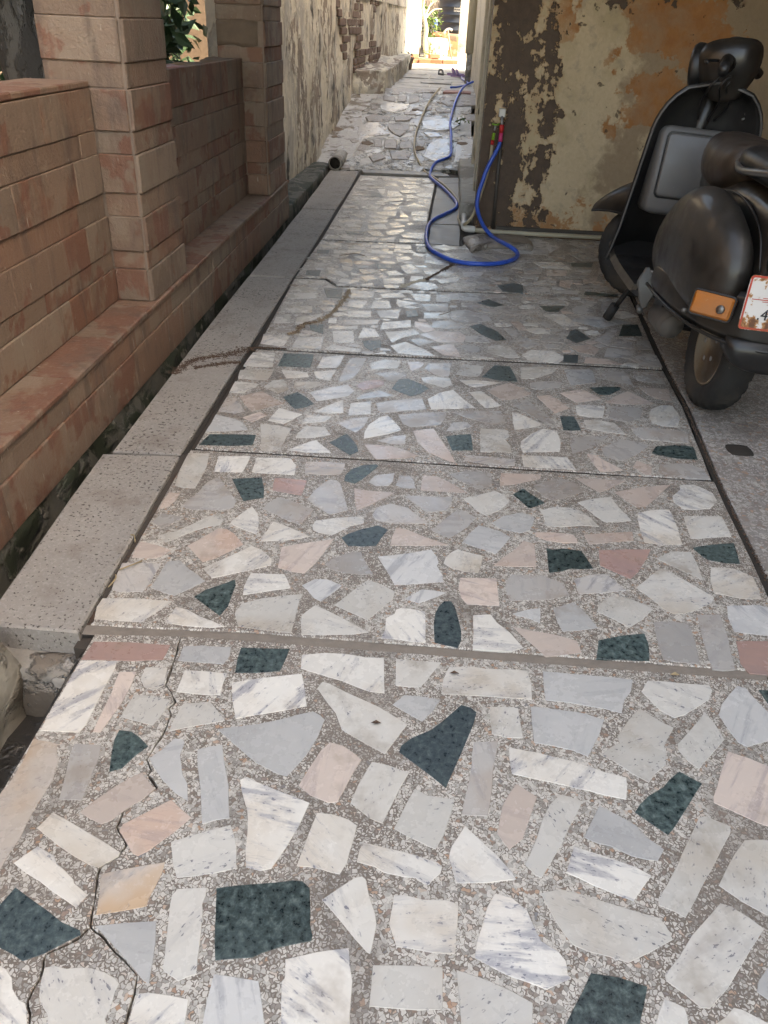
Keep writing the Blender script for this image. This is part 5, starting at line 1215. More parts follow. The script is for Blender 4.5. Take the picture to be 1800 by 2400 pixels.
for k in range(60):
    x = rg.uniform(-1.25, 0.2); y = rg.uniform(0.15, RL - 0.05); s = rg.uniform(0.02, 0.06)
    n = rg.randint(5, 7); P = [(math.cos(6.283 * i / n) * s * rg.uniform(.7, 1.4), math.sin(6.283 * i / n) * s * rg.uniform(.7, 1.5)) for i in range(n)]
    obj('small_stone', slab(P, -0.04, rg.uniform(-0.004, 0.008), 0.005), rg.choice(['damp_stone', 'wet_cement', 'damp_stone', 'rough_rock']), rampo, (x, y, 0))
obj('left_apron', slab(rough_poly([(-1.31, 0.04), (-1.05, 0.02), (-0.86, 0.34), (-0.80, 1.0), (-0.92, 1.6), (-0.86, 2.3), (-1.31, 2.45)], 0.2, 0.03), -0.05, 0.004, 0.008), 'wet_cement', rampo)
# pipe that empties into the drain at the foot of the ramp
dp = empty('drain_pipe', (-0.985, 7.60, 0.0)); tag(dp, 'short grey drain pipe with a dark mouth at the foot of the ramp', 'pipe')
ring = lambda r, y: [Vector((math.cos(a * 6.2832 / 20) * r, y, 0.06 + math.sin(a * 6.2832 / 20) * r)) for a in range(20)]
obj('barrel', loft([ring(0.050, 0.5), ring(0.050, 0.0), ring(0.058, 0.0), ring(0.060, 0.02), ring(0.060, 0.5)], False), 'grey_plaster', dp); obj('inside', loft([ring(0.0499, 0.05), ring(0.0498, 0.14)], True), 'joint_dark', dp)  # closed dark plug stands in for the shade inside the mouth
# ================================================================ ALLEY
alley = struct(empty('alley_paving', (0, 0, 0.48)))
yy = 10.2; rg = random.Random(8); obj('bed', cbox(-1.4, 0.4, 10.2, 16.6, -0.3, -0.006, 0), 'ramp_bed', alley)
while yy < 16.5:
    e = yy + rg.uniform(0.45, 0.9); xx = -0.72
    while xx < 0.26:
        f = min(0.29, xx + rg.uniform(0.3, 0.6)); f = 0.29 if 0.29 - f < 0.15 else f
        obj('paving_slab', slab(rough_poly([(xx + .006, yy + .008), (f - .006, yy + .008), (f - .006, e - .008), (xx + .006, e - .008)], 0.2, 0.006), -0.05, rg.uniform(-0.004, 0.014), 0.006), 'alley_paving', alley); xx = f
    yy = e
obj('sill_stone', slab(rough_poly([(-0.09, 10.26), (0.235, 10.30), (0.235, 10.62), (-0.06, 10.60)], 0.1, 0.006), -0.02, 0.022, 0.006), 'red_stone', alley)
aw = empty('alley_wall', (-1.285, 5.66, 0), (0, 0, -math.atan2(0.42, 10.4))); tag(aw, 'tall peeling plaster wall with bare brick patches along the left of the alley', 'wall')
obj('plaster', grid_wall((0, -0.02), (0, 10.5), -0.25, 2.05, 0.25, 0.0, 0.06), 'alley_plaster', aw)
for v in aw.children[0].data.vertices[:-4]:
    p = v.co; v.co.x = 0.020 * noise.fractal(p * 1.6, 1.0, 2.0, 3) + (0.012 if noise.fractal(Vector((p.y * 1.5, p.z * 0.8, 2)), 1.0, 2.0, 4) > 0.08 else 0.0)
obj('plaster_band', grid_wall((0.028, 1.0), (0.028, 10.5), 1.38, 2.04, 0.03, 0.008, 0.08), 'alley_plaster', aw)
rg = random.Random(3)
for r in range(13):                                 # bricks laid bare where the plaster has fallen
    for c in range(16):
        y = 3.1 + c * 0.235 + (r % 2) * 0.117; z = 0.58 + r * 0.075
        if noise.noise(Vector((y * 0.9, z * 2.2, 4))) + 0.04 - abs(y - 4.9) * 0.16 > 0.0: obj('brick', cbox(-0.05, 0.012 + rg.uniform(-.008, .008), y, y + 0.220, z, z + 0.064, 0.006, 0.003), 'old_brick', aw)
sh = obj('side_shelf', lump(-1.25, -0.73, 10.10, 15.2, 0.40, 0.69, 24, 0.10, 3.5, 7, 0.05), 'alley_plaster'); tag(sh, 'low crumbling masonry shelf along the foot of the peeling wall', 'masonry shelf')
o = empty('flower_pot', (-0.76, 15.45, 0.48)); o.scale = (0.75, 0.75, 0.75); tag(o, 'dark round pot at the end of the masonry shelf', 'pot')
obj('pot_body', loft([[Vector((math.cos(a * .3142) * r, math.sin(a * .3142) * r, z)) for a in range(20)] for r, z in ((0.09, 0), (0.13, 0.20), (0.145, 0.21), (0.145, 0.25), (0.12, 0.25), (0.11, 0.2))]), 'rough_rock', o); stuff(obj('moss', leaves(120, lambda g: Vector((g.gauss(0, .07), g.gauss(0, .07), 0.27 + abs(g.gauss(0, .04)))), 0.03, 3), 'leaf', o))
# ================================================================ HOSES, TAPS, PIPES
h = obj('water_hose', tube(spline(D['blue'], 6), 0.0125, 12), 'blue_hose'); tag(h, 'bright blue garden hose looping over the floor up to the wall tap', 'hose')
hb2 = obj('water_hose', tube(spline(D['beige'], 6), 0.0095, 10), 'beige_hose'); tag(hb2, 'thinner beige hose lying beside the blue one on the ramp', 'hose')
h3 = obj('water_hose', tube(spline([(0.15, 13.6, 0.50), (0.16, 13.0, 0.50), (0.22, 12.3, 0.505), (0.20, 11.6, 0.51), (0.10, 11.2, 0.505), (0.0, 11.0, 0.505)], 6), 0.012, 10), 'blue_hose'); tag(h3, 'far stretch of blue hose on the alley paving beside the down pipe', 'hose')
tp = empty('tap', D['tap'][0]); tag(tp, 'white wall tap with a red and pink hose connector', 'tap')
t0 = Vector(D['tap'][0])
def rel(p): return Vector(p) - t0
obj('wall_plate', cbox(-0.020, 0.020, -0.012, 0.028, -0.024, 0.024, 0.004), 'white_pvc', tp)
obj('spout', tube([(0, -0.005, -0.02), (0.002, -0.02, -0.04), (0.004, -0.03, -0.075)], 0.009, 10), 'steel', tp)
e = rel(D['blue'][-1])
obj('connector', tube([(0.004, -0.03, -0.062), Vector((0.004, -0.03, -0.062)).lerp(e, 0.5)], 0.014, 12, radii=[0.015, 0.012]), 'red_plastic', tp)
obj('connector_tip', tube([Vector((0.004, -0.03, -0.062)).lerp(e, 0.48), e], 0.0135, 12, radii=[0.0125, 0.014]), 'pink_plastic', tp)
tp2 = empty('tap', D['tap'][3]); tag(tp2, 'small tap with a green handle left of the white tap', 'tap'); b0 = Vector(D['beige'][-1]) - Vector(D['tap'][3])
obj('handle', tube([(-0.022, -0.012, 0.004), (0, -0.018, 0.0), (0.02, -0.012, 0.004)], 0.005, 8), 'green_plastic', tp2); obj('stem', tube([(0, 0.03, -0.008), (0, -0.012, -0.006), (-0.006, -0.02, -0.03)], 0.007, 8), 'steel', tp2)
obj('coupling', tube([(-0.006, -0.02, -0.045), Vector((-0.006, -0.02, -0.045)).lerp(b0, 0.6)], 0.009, 10), 'green_plastic', tp2); obj('clip', tube([Vector((-0.006, -0.02, -0.045)).lerp(b0, 0.62), b0], 0.0105, 10), 'red_plastic', tp2)
tag(obj('supply_pipe', tube([(0.335, 5.43, 0.66), (0.337, 5.43, 0.30), (0.342, 5.43, 0.03)], 0.011, 10), 'dark_pipe'), 'dark upright water pipe on the painted wall below the tap', 'pipe')
wp = empty('waste_pipe', (0.15, 5.36, 0.02)); tag(wp, 'white plastic pipe lying in the corner and along the foot of the painted wall', 'pipe')
P = [Vector(p) - Vector((0.15, 5.36, 0.02)) for p in D['pvc']]; P[-1].y = 0.0
obj('pipe', tube(P, 0.017, 12), 'white_pvc', wp); obj('pipe', tube([(0, 0, 0.012), (0.20, 0.008, 0.002), (0.42, 0.015, 0.0), (0.95, 0.02, 0.0)], 0.014, 10), 'cream_pvc', wp)
obj('elbow', tube(spline([P[-1] + Vector((0.002, 0.07, 0.002)), P[-1] + Vector((0.0, 0.01, 0)), (0.012, -0.005, 0.016), (0.07, 0.002, 0.012)], 5), 0.021, 12), 'white_pvc', wp)
for k in (1, 3): obj('pipe_clip', tube([P[k] + Vector((0, 0.006, 0)), P[k] - Vector((0, 0.006, 0))], 0.019, 12), 'black_plastic', wp)
# hump of old cement round the pipe corner
n = len(D['mound']); cx = sum(p[0] for p in D['mound']) / n; cy = sum(p[1] for p in D['mound']) / n
M0 = rough_poly([(x - cx, y - cy) for x, y in D['mound']], 0.05, 0.008)
if sum(M0[i - 1][0] * M0[i][1] - M0[i][0] * M0[i - 1][1] for i in range(len(M0))) < 0: M0 = M0[::-1]
rings = []
for f, z in ((1.0, -0.004), (0.96, 0.016), (0.85, 0.030), (0.6, 0.034), (0.3, 0.036)): rings.append([Vector((x * f, y * f, z + 0.006 * noise.noise(Vector((x * 20, y * 20, z * 9))))) for x, y in M0])
mo = obj('cement_hump', loft(rings), 'damp_stone', None, (cx, cy, 0)); tag(mo, 'dark lump of old cement on the floor at the foot of the wall corner', 'cement lump')
# ---------------------------------------------------------------- sand, gravel and straw lying about
def trail(name, pts, w, n, size, mats, label, cat, z=0.002, seed=1):
    rg = random.Random(seed); q = spline([(x, y, 0) for x, y in pts], 12); vs = []; fs = []
    for _ in range(n):
        i = rg.randrange(len(q) - 1); p = q[i].lerp(q[i + 1], rg.random()); t = (q[i + 1] - q[i]).normalized(); ww = w * (0.45 + 0.75 * abs(noise.noise(Vector((i * 0.13, seed, 0)))) * 2)
        p = p + Vector((-t.y, t.x, 0)) * max(-1.6, min(1.6, rg.gauss(0, 0.5))) * ww / 2; s = size * rg.uniform(0.4, 1.4); k = len(vs)
        a = rg.uniform(0, 6.28); e1 = Vector((math.cos(a), math.sin(a), 0)) * s; e2 = Vector((-math.sin(a), math.cos(a), 0)) * s * rg.uniform(.5, 1); p.z = z
        vs += [p + e1, p + e2, p - e1, p - e2, p + Vector((rg.uniform(-.3, .3) * s, rg.uniform(-.3, .3) * s, s * 0.8))]; fs += [(k, k + 1, k + 4), (k + 1, k + 2, k + 4), (k + 2, k + 3, k + 4), (k + 3, k, k + 4)]
    o = obj(name, mesh(name, vs, fs), mats); stuff(o); tag(o, label, cat); return o
trail('sand_trail', D['stain1'][2:], 0.075, 1700, 0.0026, 'rust_sand', 'brown wet sand streak crossing the second kerb stone', 'sand', 0.0055, 1)
trail('sand_trail', D['stain2'][1:], 0.05, 900, 0.0024, 'rust_sand', 'shorter brown sand streak just below the longer one on the kerb', 'sand', 0.0055, 2)
trail('sand_trail', D['stain1'][:3], 0.02, 700, 0.003, 'rust_sand', 'brown sand caught in the floor joint beside the kerb', 'sand', 0.002, 3)
trail('gravel_trail', D['trailA'], 0.045, 1300, 0.0030, 'gravel', 'crooked line of loose tan gravel on the third floor panel', 'gravel', 0.002, 4)
trail('gravel_trail', D['trailA'][:4], 0.03, 400, 0.003, 'rust_sand', 'reddish brown end of the gravel line nearest the kerb', 'gravel', 0.002, 14)
trail('gravel_trail', D['trailB'][:3], 0.035, 900, 0.0038, 'pale_gravel', 'pale sandy patch on the joint left of the hose loop', 'gravel', 0.002, 5)
trail('gravel_trail', D['trailB'][2:], 0.03, 600, 0.0045, 'rust_sand', 'dark gritty streak running from the pale patch to the hose loop', 'gravel', 0.002, 6)
trail('joint_grit', [(-0.710, 1.30), (-0.720, 1.8), (-0.732, 2.15)], 0.022, 1500, 0.0032, 'rust_sand', 'brown grit filling the gap beside the nearest kerb stone', 'grit', -0.006, 7)
trail('joint_grit', [(0.872, 1.5), (0.898, 2.15), (0.948, 2.9), (1.01, 4.0)], 0.018, 800, 0.003, 'rust_sand', 'brown grit in the joint between the mosaic floor and the garage floor', 'grit', 0.0, 8)
rg = random.Random(31)
for k, (x, y, a, l) in enumerate([(-0.713, 1.43, 1.2, .05), (-0.716, 1.62, 2.0, .04), (-0.714, 1.50, 0.4, .06), (-0.41, 4.62, 2.9, .16), (0.02, 3.62, .5, .09)]):
    o = obj('twig', tube(spline([(x, y, 0.004), (x + math.cos(a) * l * .5, y + math.sin(a) * l * .5, 0.012), (x + math.cos(a + .4) * l, y + math.sin(a + .4) * l, 0.004)], 4), 0.0018, 5), 'dry_straw' if k < 3 else 'rough_rock')
    tag(o, ['curled straw in the gap beside the nearest kerb stone, lowest of three', 'curled straw in the gap beside the nearest kerb stone, topmost of three', 'curled straw in the gap beside the nearest kerb stone, between the other two', 'dark twig lying across the far floor panel', 'short thin twig on the middle of the third floor panel'][k], 'twig')
for k, (x, y) in enumerate([(0.095, 1.235), (-0.055, 1.08), (0.56, 1.285)]):
    tag(obj('dry_leaf', mesh('dry_leaf', [(x - .010, y, .004), (x, y + .004, .009), (x + .011, y + .001, .004), (x, y - .004, .007)], [(0, 1, 2), (0, 2, 3)]), 'rust_sand' if k < 2 else 'dry_straw'), ['small brown dry leaf on the white stone just below the wide joint', 'tiny brown dry leaf on the large kite shaped stone', 'small yellow scrap lying in the wide floor joint'][k], 'leaf')
# weeds
def weed(base, n, s, label, leafm='leaf_light', seed=1):
    t = empty('weed', base); tag(t, label, 'weed'); rg = random.Random(seed)
    obj('leaves', leaves(n, lambda g: Vector((g.gauss(0, s), g.gauss(0, s), abs(g.gauss(0, s)) + 0.01)), s * 0.55, seed), leafm, t); obj('stem', tube([(0, 0, -0.02), (0.005, 0, s), (0.01, 0.0, s * 2)], 0.003, 5), leafm, t)
weed((0.12, 9.12, 0.28), 26, 0.04, 'small green weed growing on the right of the ramp', 'leaf_light', 2)
# ================================================================ FAR YARD IN THE SUN
plane('yard', -12, 12, 16.5, 40, 0.475, 'yard_ground')
tag(obj('yard_wall', grid_wall((-0.95, 17.6), (-0.80, 22.0), 0.4, 4.6, 0.4, 0.02, 0.15), 'far_plaster'), 'sunlit plaster wall at the left of the yard', 'wall')
tag(obj('yard_wall', cbox(-2.6, -0.945, 17.2, 17.6, 0.4, 4.6, 0.03), 'far_plaster'), 'bright end of the plaster wall facing down the alley', 'wall')
tag(obj('back_wall', grid_wall((-4.0, 25.3), (6.0, 25.3), 0.4, 4.5, 0.3, 0.02, 0.3), 'alley_plaster'), 'stained wall behind the black water tank', 'wall')
st = tag(obj('tank_stand', lump(-0.60, 1.0, 23.9, 25.2, 0.42, 0.97, 6, 0.03, 4, 2, 0.03), 'tank_stand'), 'yellowish brown masonry stand under the black water tank', 'tank stand')
tk = empty('water_tank', (0.06, 24.55, 0.97)); tag(tk, 'black ribbed plastic water tank with white lettering', 'water tank')
prof = [(0.0, 0.0)]; z = 0.0
prof = [(0.02, 0.0), (0.50, 0.0)]
for k in range(7): z = 0.03 + k * 0.17; prof += [(0.525, z), (0.525, z + 0.02), (0.545, z + 0.035), (0.545, z + 0.055), (0.525, z + 0.07), (0.525, z + 0.16)]
prof += [(0.50, 1.24), (0.36, 1.36), (0.2, 1.40), (0.2, 1.46), (0.02, 1.46)]
obj('shell', loft([[Vector((math.cos(a * 6.2832 / 40) * r, math.sin(a * 6.2832 / 40) * r, z)) for a in range(40)] for r, z in prof]), 'black_plastic', tk)
rg = random.Random(2); vs = []; fs = []
for row in range(2):
    for ch in range(7):
        for stq in range(3):
            a = -math.pi / 2 - 0.22 + ch * 0.062 + rg.uniform(-.01, .01) + stq * 0.016; zz = 0.54 - row * 0.055; hh = rg.uniform(0.022, 0.044); w = 0.010 if stq != 1 else 0.03; hh = hh if stq != 1 else 0.012; k = len(vs)
            for (da, dz) in ((0, 0), (w, 0), (w, hh), (0, hh)): vs.append((math.cos(a + da) * 0.549, math.sin(a + da) * 0.549, zz + dz))
            fs.append((k, k + 1, k + 2, k + 3))
obj('lettering', mesh('lettering', vs, fs), 'white_paint', tk)
tag(obj('yard_pillar', grid_wall((0.10, 23.0), (0.9, 23.0), 0.42, 4.5, 0.5, 0.01, 0.2), 'grey_plaster'), 'grey and white plaster pillar right of the black water tank', 'pillar')
tree('yard_tree', (-0.56, 20.6, 0.47), 1.6, 0.055, (-0.25, 0.1), 'pale_bark', (0.9, 0.9, 0.6, 1.2), 'slim pale tree trunk standing in the sunlit yard', 700, 0.07, 'leaf_pale', 9, 4)
shrub((-0.58, 22.3, 0.70), 0.62, 0.05, 'bright green leafy plant in front of the water tank', 300, 0.06, 'leaf_light', 21)
weed((-0.42, 19.6, 0.56), 60, 0.09, 'pale green low plant among the loose bricks in the yard', 'leaf_pale', 6)
rg = random.Random(17); names = []
def brick(x, y, z, a, label, tilt=0.0, m='brick_red'):
    o = obj('brick', BR, None, None, (x, y, z), (tilt, 0, a)); tag(o, label, 'brick', 'loose bricks in the yard')
BR = cbox(-0.115, 0.115, -0.055, 0.055, 0.0, 0.072, 0.006, 0.002); BR.materials.append(MAT['brick_red'])
bl = ['loose brick at the right end of the front row on the yard', 'second loose brick from the right in the front row on the yard', 'third loose brick from the right in the front row on the yard', 'leftmost loose brick of the front row on the yard', 'loose brick lying flat behind the right end of the front row', 'loose brick lying askew behind the middle of the front row', 'loose brick by the foot of the slim pale tree', 'loose brick left of the slim pale tree', 'upper loose brick heaped behind the low plant', 'lower loose brick heaped behind the low plant', 'loose brick nearest the bright wall end', 'loose brick leaning on the low heap beside the bright wall']
bp = [(-0.10, 18.55, .475, .15), (-0.34, 18.50, .475, -.1), (-0.57, 18.45, .475, .12), (-0.78, 18.45, .475, .5), (-0.02, 18.72, .475, .3), (-0.30, 18.75, .475, -.5), (-0.55, 19.0, .475, .9), (-0.77, 19.1, .475, .2), (-0.40, 19.3, .55, .4), (-0.42, 19.35, .475, .1), (-0.86, 18.2, .475, 1.2), (-0.83, 18.9, .55, .7)]
for (x, y, z, a), l in zip(bp, bl): brick(x, y, z, a, l)
tag(obj('rubble_block', lump(-0.62, -0.16, 21.5, 22.4, 0.45, 0.88, 5, 0.05, 5, 4, 0.15), 'far_plaster'), 'sunlit white rubble block below the green plant', 'rubble')
tag(obj('brick_ledge', lump(-0.66, -0.2, 22.35, 22.9, 0.45, 0.99, 5, 0.05, 6, 6, 0.1), 'brick_red'), 'crumbling brick ledge behind the white rubble block', 'brick ledge')
pk = empty('pickaxe', (-0.03, 21.5, 0.475), (math.radians(-14), math.radians(-13), 0)); tag(pk, 'wooden handled tool with a pale metal head leaning on the tank stand', 'tool')
obj('handle', tube([(0, 0, 0), (0.0, 0, 0.30), (0, 0, 0.62)], 0.018, 8), 'wood', pk); obj('tool_head', tube(spline([(-0.10, 0, 0.56), (-0.04, 0, 0.62), (0.04, 0, 0.63), (0.10, 0, 0.585)], 4), 0.026, 8), 'steel', pk)
tag(obj('cloth_scrap', lump(-0.53, -0.44, 22.6, 22.7, 0.99, 1.28, 3, 0.04, 12, 3, 0.5), 'blue_cloth'), 'blue cloth scrap hanging beside the bright green plant', 'cloth')
# sandals on the alley paving
def sandal(loc, rot, mat, label, group, s=1.0):
    t = empty('sandal', loc, (0, 0, rot)); t.scale = (s, s, s); tag(t, label, 'sandal', group)
    out = [(0.035 * math.sin(a) * (1.0 if math.cos(a) < 0 else 1.25), 0.12 * math.cos(a)) for a in [-6.2832 * i / 20 for i in range(20)]]
    obj('sole', slab(out[::-1], 0.0, 0.028, 0.004), mat, t)
    obj('strap', tube(spline([(-0.042, 0.02, 0.02), (-0.03, 0.04, 0.065), (0, 0.05, 0.08), (0.03, 0.04, 0.065), (0.042, 0.02, 0.02)], 4), 0.012, 8), mat, t)
sandal((0.06, 13.95, 0.495), 1.3, 'purple_foam', 'left purple sandal of the pair beside the down pipe', 'sandals', 1.15); sandal((0.12, 13.62, 0.495), 1.45, 'purple_foam', 'right purple sandal of the pair, nearer the down pipe', 'sandals', 1.15)
sandal((-0.16, 13.9, 0.495), 0.3, 'grey_foam', 'single small dark sandal left of the purple pair', 'sandals', 0.9)
dpp = empty('down_pipe', (0.215, 12.4, 0.48)); tag(dpp, 'cream plastic down pipe on the corner of the alley building', 'pipe')
obj('upper_pipe', tube([(0, 0, 0.36), (0, 0, 1.6), (0, 0, 2.6)], 0.055, 14), 'cream_pvc', dpp); obj('lower_pipe', tube([(0.005, 0, 0.0), (0.005, 0, 0.37)], 0.040, 14), 'grey_plaster', dpp); obj('collar', tube([(0, 0, 1.12), (0, 0, 1.20)], 0.062, 14), 'cream_pvc', dpp)
# ================================================================ SCOOTER (forward = +y, origin at the rear tyre's contact)
sc = empty('scooter', (1.005, 2.77, 0), (0, math.radians(4.0), math.radians(0.5))); tag(sc, 'old dusty black scooter parked in the garage with its front wheel turned left', 'scooter')
def sub(o, lv=1):
    m = o.modifiers.new('smooth', 'SUBSURF'); m.levels = lv; m.render_levels = lv; return o
def wheel(name, R, w, loc, rot, lbl=None):
    t = obj(name, None) if False else empty(name, loc, rot); t.parent = sc
    prof = [(R * 0.62, -w * .36), (R * 0.70, -w * .50), (R * 0.82, -w * .56), (R * 0.93, -w * .50), (R * 0.985, -w * .32), (R, -w * .12), (R, w * .12), (R * 0.985, w * .32), (R * 0.93, w * .50), (R * 0.82, w * .56), (R * 0.70, w * .50), (R * 0.62, w * .36)]
    N = 96; rings = []
    for i in range(N):
        a = 6.2832 * i / N; r_ = []
        for k, (r, x) in enumerate(prof):
            g = 0.0
            if 3 <= k <= 8 and ((i + (k % 2) * 2) % 4) == 0: g = -0.013
            if k in (5, 6) and i % 4 == 2: g = -0.011
            r_.append(Vector((x, math.cos(a) * (r + g), math.sin(a) * (r + g))))
        rings.append(r_)
    n = len(prof); vs = [p for r in rings for p in r]; fs = []
    for i in range(N):
        for k in range(n - 1): fs.append((i * n + k, i * n + k + 1, ((i + 1) % N) * n + k + 1, ((i + 1) % N) * n + k))
    me = mesh('tyre', vs, fs, True); bm = bmesh.new(); bm.from_mesh(me); bmesh.ops.recalc_face_normals(bm, faces=bm.faces[:]); bm.to_mesh(me); bm.free()
    obj('tyre', me, 'tyre_rubber', t)
    rp = [(R * .635, -w * .40), (R * .60, -w * .42), (R * .57, -w * .30), (R * .50, -w * .16), (R * .34, -w * .10), (R * .32, -w * .30), (R * .20, -w * .38), (R * .06, -w * .40), (R * .06, w * .40), (R * .20, w * .38), (R * .32, w * .2), (R * .5, w * .16), (R * .57, w * .3), (R * .60, w * .42), (R * .635, w * .40)]
    obj('rim', loft([[Vector((x, math.cos(a * 6.2832 / 36) * r, math.sin(a * 6.2832 / 36) * r)) for a in range(36)] for r, x in rp]), 'wheel_rim', t)
    for k in range(5): a = k * 1.2566; obj('wheel_nut', tube([(-w * .42, math.cos(a) * R * .25, math.sin(a) * R * .25), (-w * .30, math.cos(a) * R * .25, math.sin(a) * R * .25)], 0.009, 6), 'steel', t)
    return t
RW = 0.222
wheel('rear_wheel', RW, 0.105, (0, 0, RW), (0, 0, 0)); STEER = math.radians(50)
FX, FY = 0.0, 1.40
wheel('front_wheel', RW * 0.98, 0.10, (FX, FY, RW * 0.98), (0, 0, STEER))
def spart(name, me, mat, lv=0):
    o = obj(name, me, mat, sc)
    if lv: sub(o, lv)
    return o
# side cowls
def cowl(sgn):
    prof = [(-0.325, .48, .53, .02), (-0.315, .43, .585, .055), (-0.285, .39, .64, .085), (-0.22, .37, .688, .104), (-0.12, .36, .722, .114), (0.0, .35, .738, .118), (0.12, .345, .725, .116), (0.24, .345, .680, .105), (0.35, .36, .610, .084), (0.43, .385, .545, .055), (0.475, .42, .49, .02)]
    rings = []
    for y, zb, zt, w in prof:
        zc = (zb + zt) / 2; hz = (zt - zb) / 2; xc = 0.178 if y > -0.2 else 0.178 - (-0.2 - y) * 0.25
        w *= 0.70
        rings.append([Vector((sgn * (xc + w * math.copysign(abs(math.cos(t)) ** 0.85, math.cos(t))), y, zc + hz * math.copysign(abs(math.sin(t)) ** 0.9, math.sin(t)))) for t in [6.2832 * i / 20 for i in range(20)]])
    return spart('side_cowl', loft(rings), 'scooter_paint', 1)
cowl(-1); cowl(1)
# middle of the rear body with the upright tail panel
rings = []
for y, w, zb, zt in ((-0.345, .080, .38, .68), (-0.335, .100, .365, .72), (-0.29, .110, .355, .745), (-0.15, .112, .35, .76), (0.1, .112, .35, .76), (0.32, .110, .33, .74), (0.44, .105, .285, .66), (0.49, .10, .285, .45)):
    zc = (zb + zt) / 2; hz = (zt - zb) / 2; rings.append([Vector((w * math.copysign(abs(math.cos(a)) ** .45, math.cos(a)), y, zc + hz * math.copysign(abs(math.sin(a)) ** .45, math.sin(a)))) for a in [6.2832 * i / 20 for i in range(20)]])
spart('body', loft(rings), 'scooter_paint', 1)
# lower rim running round the rear, folded outwards
def rimpts(dz=0.0, dx=0.0):
    out = []
    for s in range(25):
        a = math.pi * s / 24; x = -math.copysign(abs(math.cos(a)) ** 0.8, math.cos(a)) * (0.245 + dx); y = 0.22 - math.sin(a) ** 0.75 * (0.595 + dx); out.append((x, y, 0.395 + dz - 0.012 * math.sin(a)))
    return out
def rimpts2(k): return [(x * 0.985, y * 0.985 + 0.003, z + 0.045 + 0.085 * math.sin(math.pi * i / 24) ** 1.2) for i, (x, y, z) in enumerate(rimpts(0.0, 0.006))]
def band(P, Q):
    n = len(P); fs = [(i, i + 1, n + i + 1, n + i) for i in range(n - 1)]; me = mesh('band', P + Q, fs, True); return me
o = spart('rear_skirt', band([Vector(p) for p in rimpts2(1)], [Vector(p) for p in rimpts(-0.040, 0.012)]), 'scooter_paint'); m = o.modifiers.new('thick', 'SOLIDIFY'); m.thickness = 0.010; m.offset = 0; sub(o, 1)
o = spart('skirt_edge', tube([Vector(p) for p in rimpts(-0.042, 0.012)], 0.006, 8), 'scooter_black')
o = spart('mud_flap', loft([[Vector((x, y, z)) for x, y in ((-w, -.375), (-w + .03, -.388), (w - .03, -.388), (w, -.375), (w, -.30), (-w, -.30))] for w, z in ((.135, .365), (.13, .32), (.10, .285), (.06, .272))], True), 'scooter_black')
# tail light, number plate, indicators
tl = spart('tail_light', loft([[Vector((w * math.copysign(abs(math.cos(a)) ** .5, math.cos(a)), y, 0.635 + hh * math.copysign(abs(math.sin(a)) ** .5, math.sin(a)))) for a in [6.2832 * i / 24 for i in range(24)]] for w, hh, y in ((.098, .080, -0.33), (.106, .086, -0.36), (.096, .078, -0.395), (.076, .060, -0.41))]), 'scooter_black', 1)
obj('lens', loft([[Vector((w * math.copysign(abs(math.cos(a)) ** .5, math.cos(a)), y, 0.637 + hh * math.copysign(abs(math.sin(a)) ** .5, math.sin(a)))) for a in [6.2832 * i / 24 for i in range(24)]] for w, hh, y in ((.074, .058, -0.40), (.074, .058, -0.418), (.060, .046, -0.428), (.01, .01, -0.432))]), 'red_lens', tl)
pl = empty('number_plate', (-0.036, -0.397, 0.487), (math.radians(-9), 0, math.radians(3))); pl.parent = sc; pl.scale = (0.9, 1, 0.88); pl['label'] = 'rusty white number plate with a red border'
pw, ph = 0.118, 0.088
def rr(w, hh, r, y, seg=5):
    out = []
    for cx, cz, a0 in ((w - r, hh - r, 0), (-w + r, hh - r, 1.5708), (-w + r, -hh + r, 3.1416), (w - r, -hh + r, 4.7124)):
        for i in range(seg): a = a0 + 1.5708 * i / (seg - 1); out.append(Vector((cx + math.cos(a) * r, y, cz + math.sin(a) * r)))
    return out
obj('plate', loft([rr(pw, ph, .012, .002), rr(pw, ph, .012, -.001)], True, False), 'plate_white', pl)
R1, R2 = rr(pw - .001, ph - .001, .011, -.0016), rr(pw - .0075, ph - .0075, .007, -.0016)
nn_ = len(R1); obj('plate_border', mesh('border', R1 + R2, [(i, (i + 1) % nn_, nn_ + (i + 1) % nn_, nn_ + i) for i in range(nn_)]), 'plate_red', pl)
def bar(x0, x1, z, t): return mesh('bar', [(x0, -.0018, z - t), (x1, -.0018, z - t), (x1, -.0018, z + t), (x0, -.0018, z + t)], [(0, 1, 2, 3)])
obj('red_line', bar(-.098, .098, .012, .0014), 'plate_red', pl); obj('red_line', bar(-.062, .07, .018, .001), 'plate_red', pl); obj('red_line', bar(-.062, .07, .006, .001), 'plate_red', pl)
def glyph(t, x, z, s, parent):
    cu = bpy.data.curves.new('t', 'FONT'); cu.body = t; cu.size = s; cu.extrude = 0.0008; tmp = bpy.data.objects.new('t', cu); C.objects.link(tmp); bpy.context.view_layer.update()
    me = bpy.data.meshes.new_from_object(tmp.evaluated_get(bpy.context.evaluated_depsgraph_get())); bpy.data.objects.remove(tmp)
    me.materials.clear(); obj('plate_character', me, 'ink', parent, (x, -.0026, z), (math.pi / 2, 0, 0))
glyph('U', -.052, .028, .052, pl); glyph('.4', -.066, -.052, .050, pl); glyph('6', -.022, -.052, .050, pl)
for s in (-1, 1):
    ind = empty('indicator', (s * 0.196, -0.318, 0.445), (math.radians(-5), 0, s * math.radians(30))); ind.parent = sc
    obj('lens', cbox(-0.062, 0.062, -0.024, 0.02, -0.036, 0.036, 0.009), 'orange_lens', ind); obj('bulb', tube([(0.026, -0.030, -0.004), (0.030, -0.022, -0.004)], 0.013, 12), 'chrome_trim', ind); obj('lens_frame', tube(rr(.062, .037, .01, -.016), 0.0035, 6, True), 'scooter_black', ind)
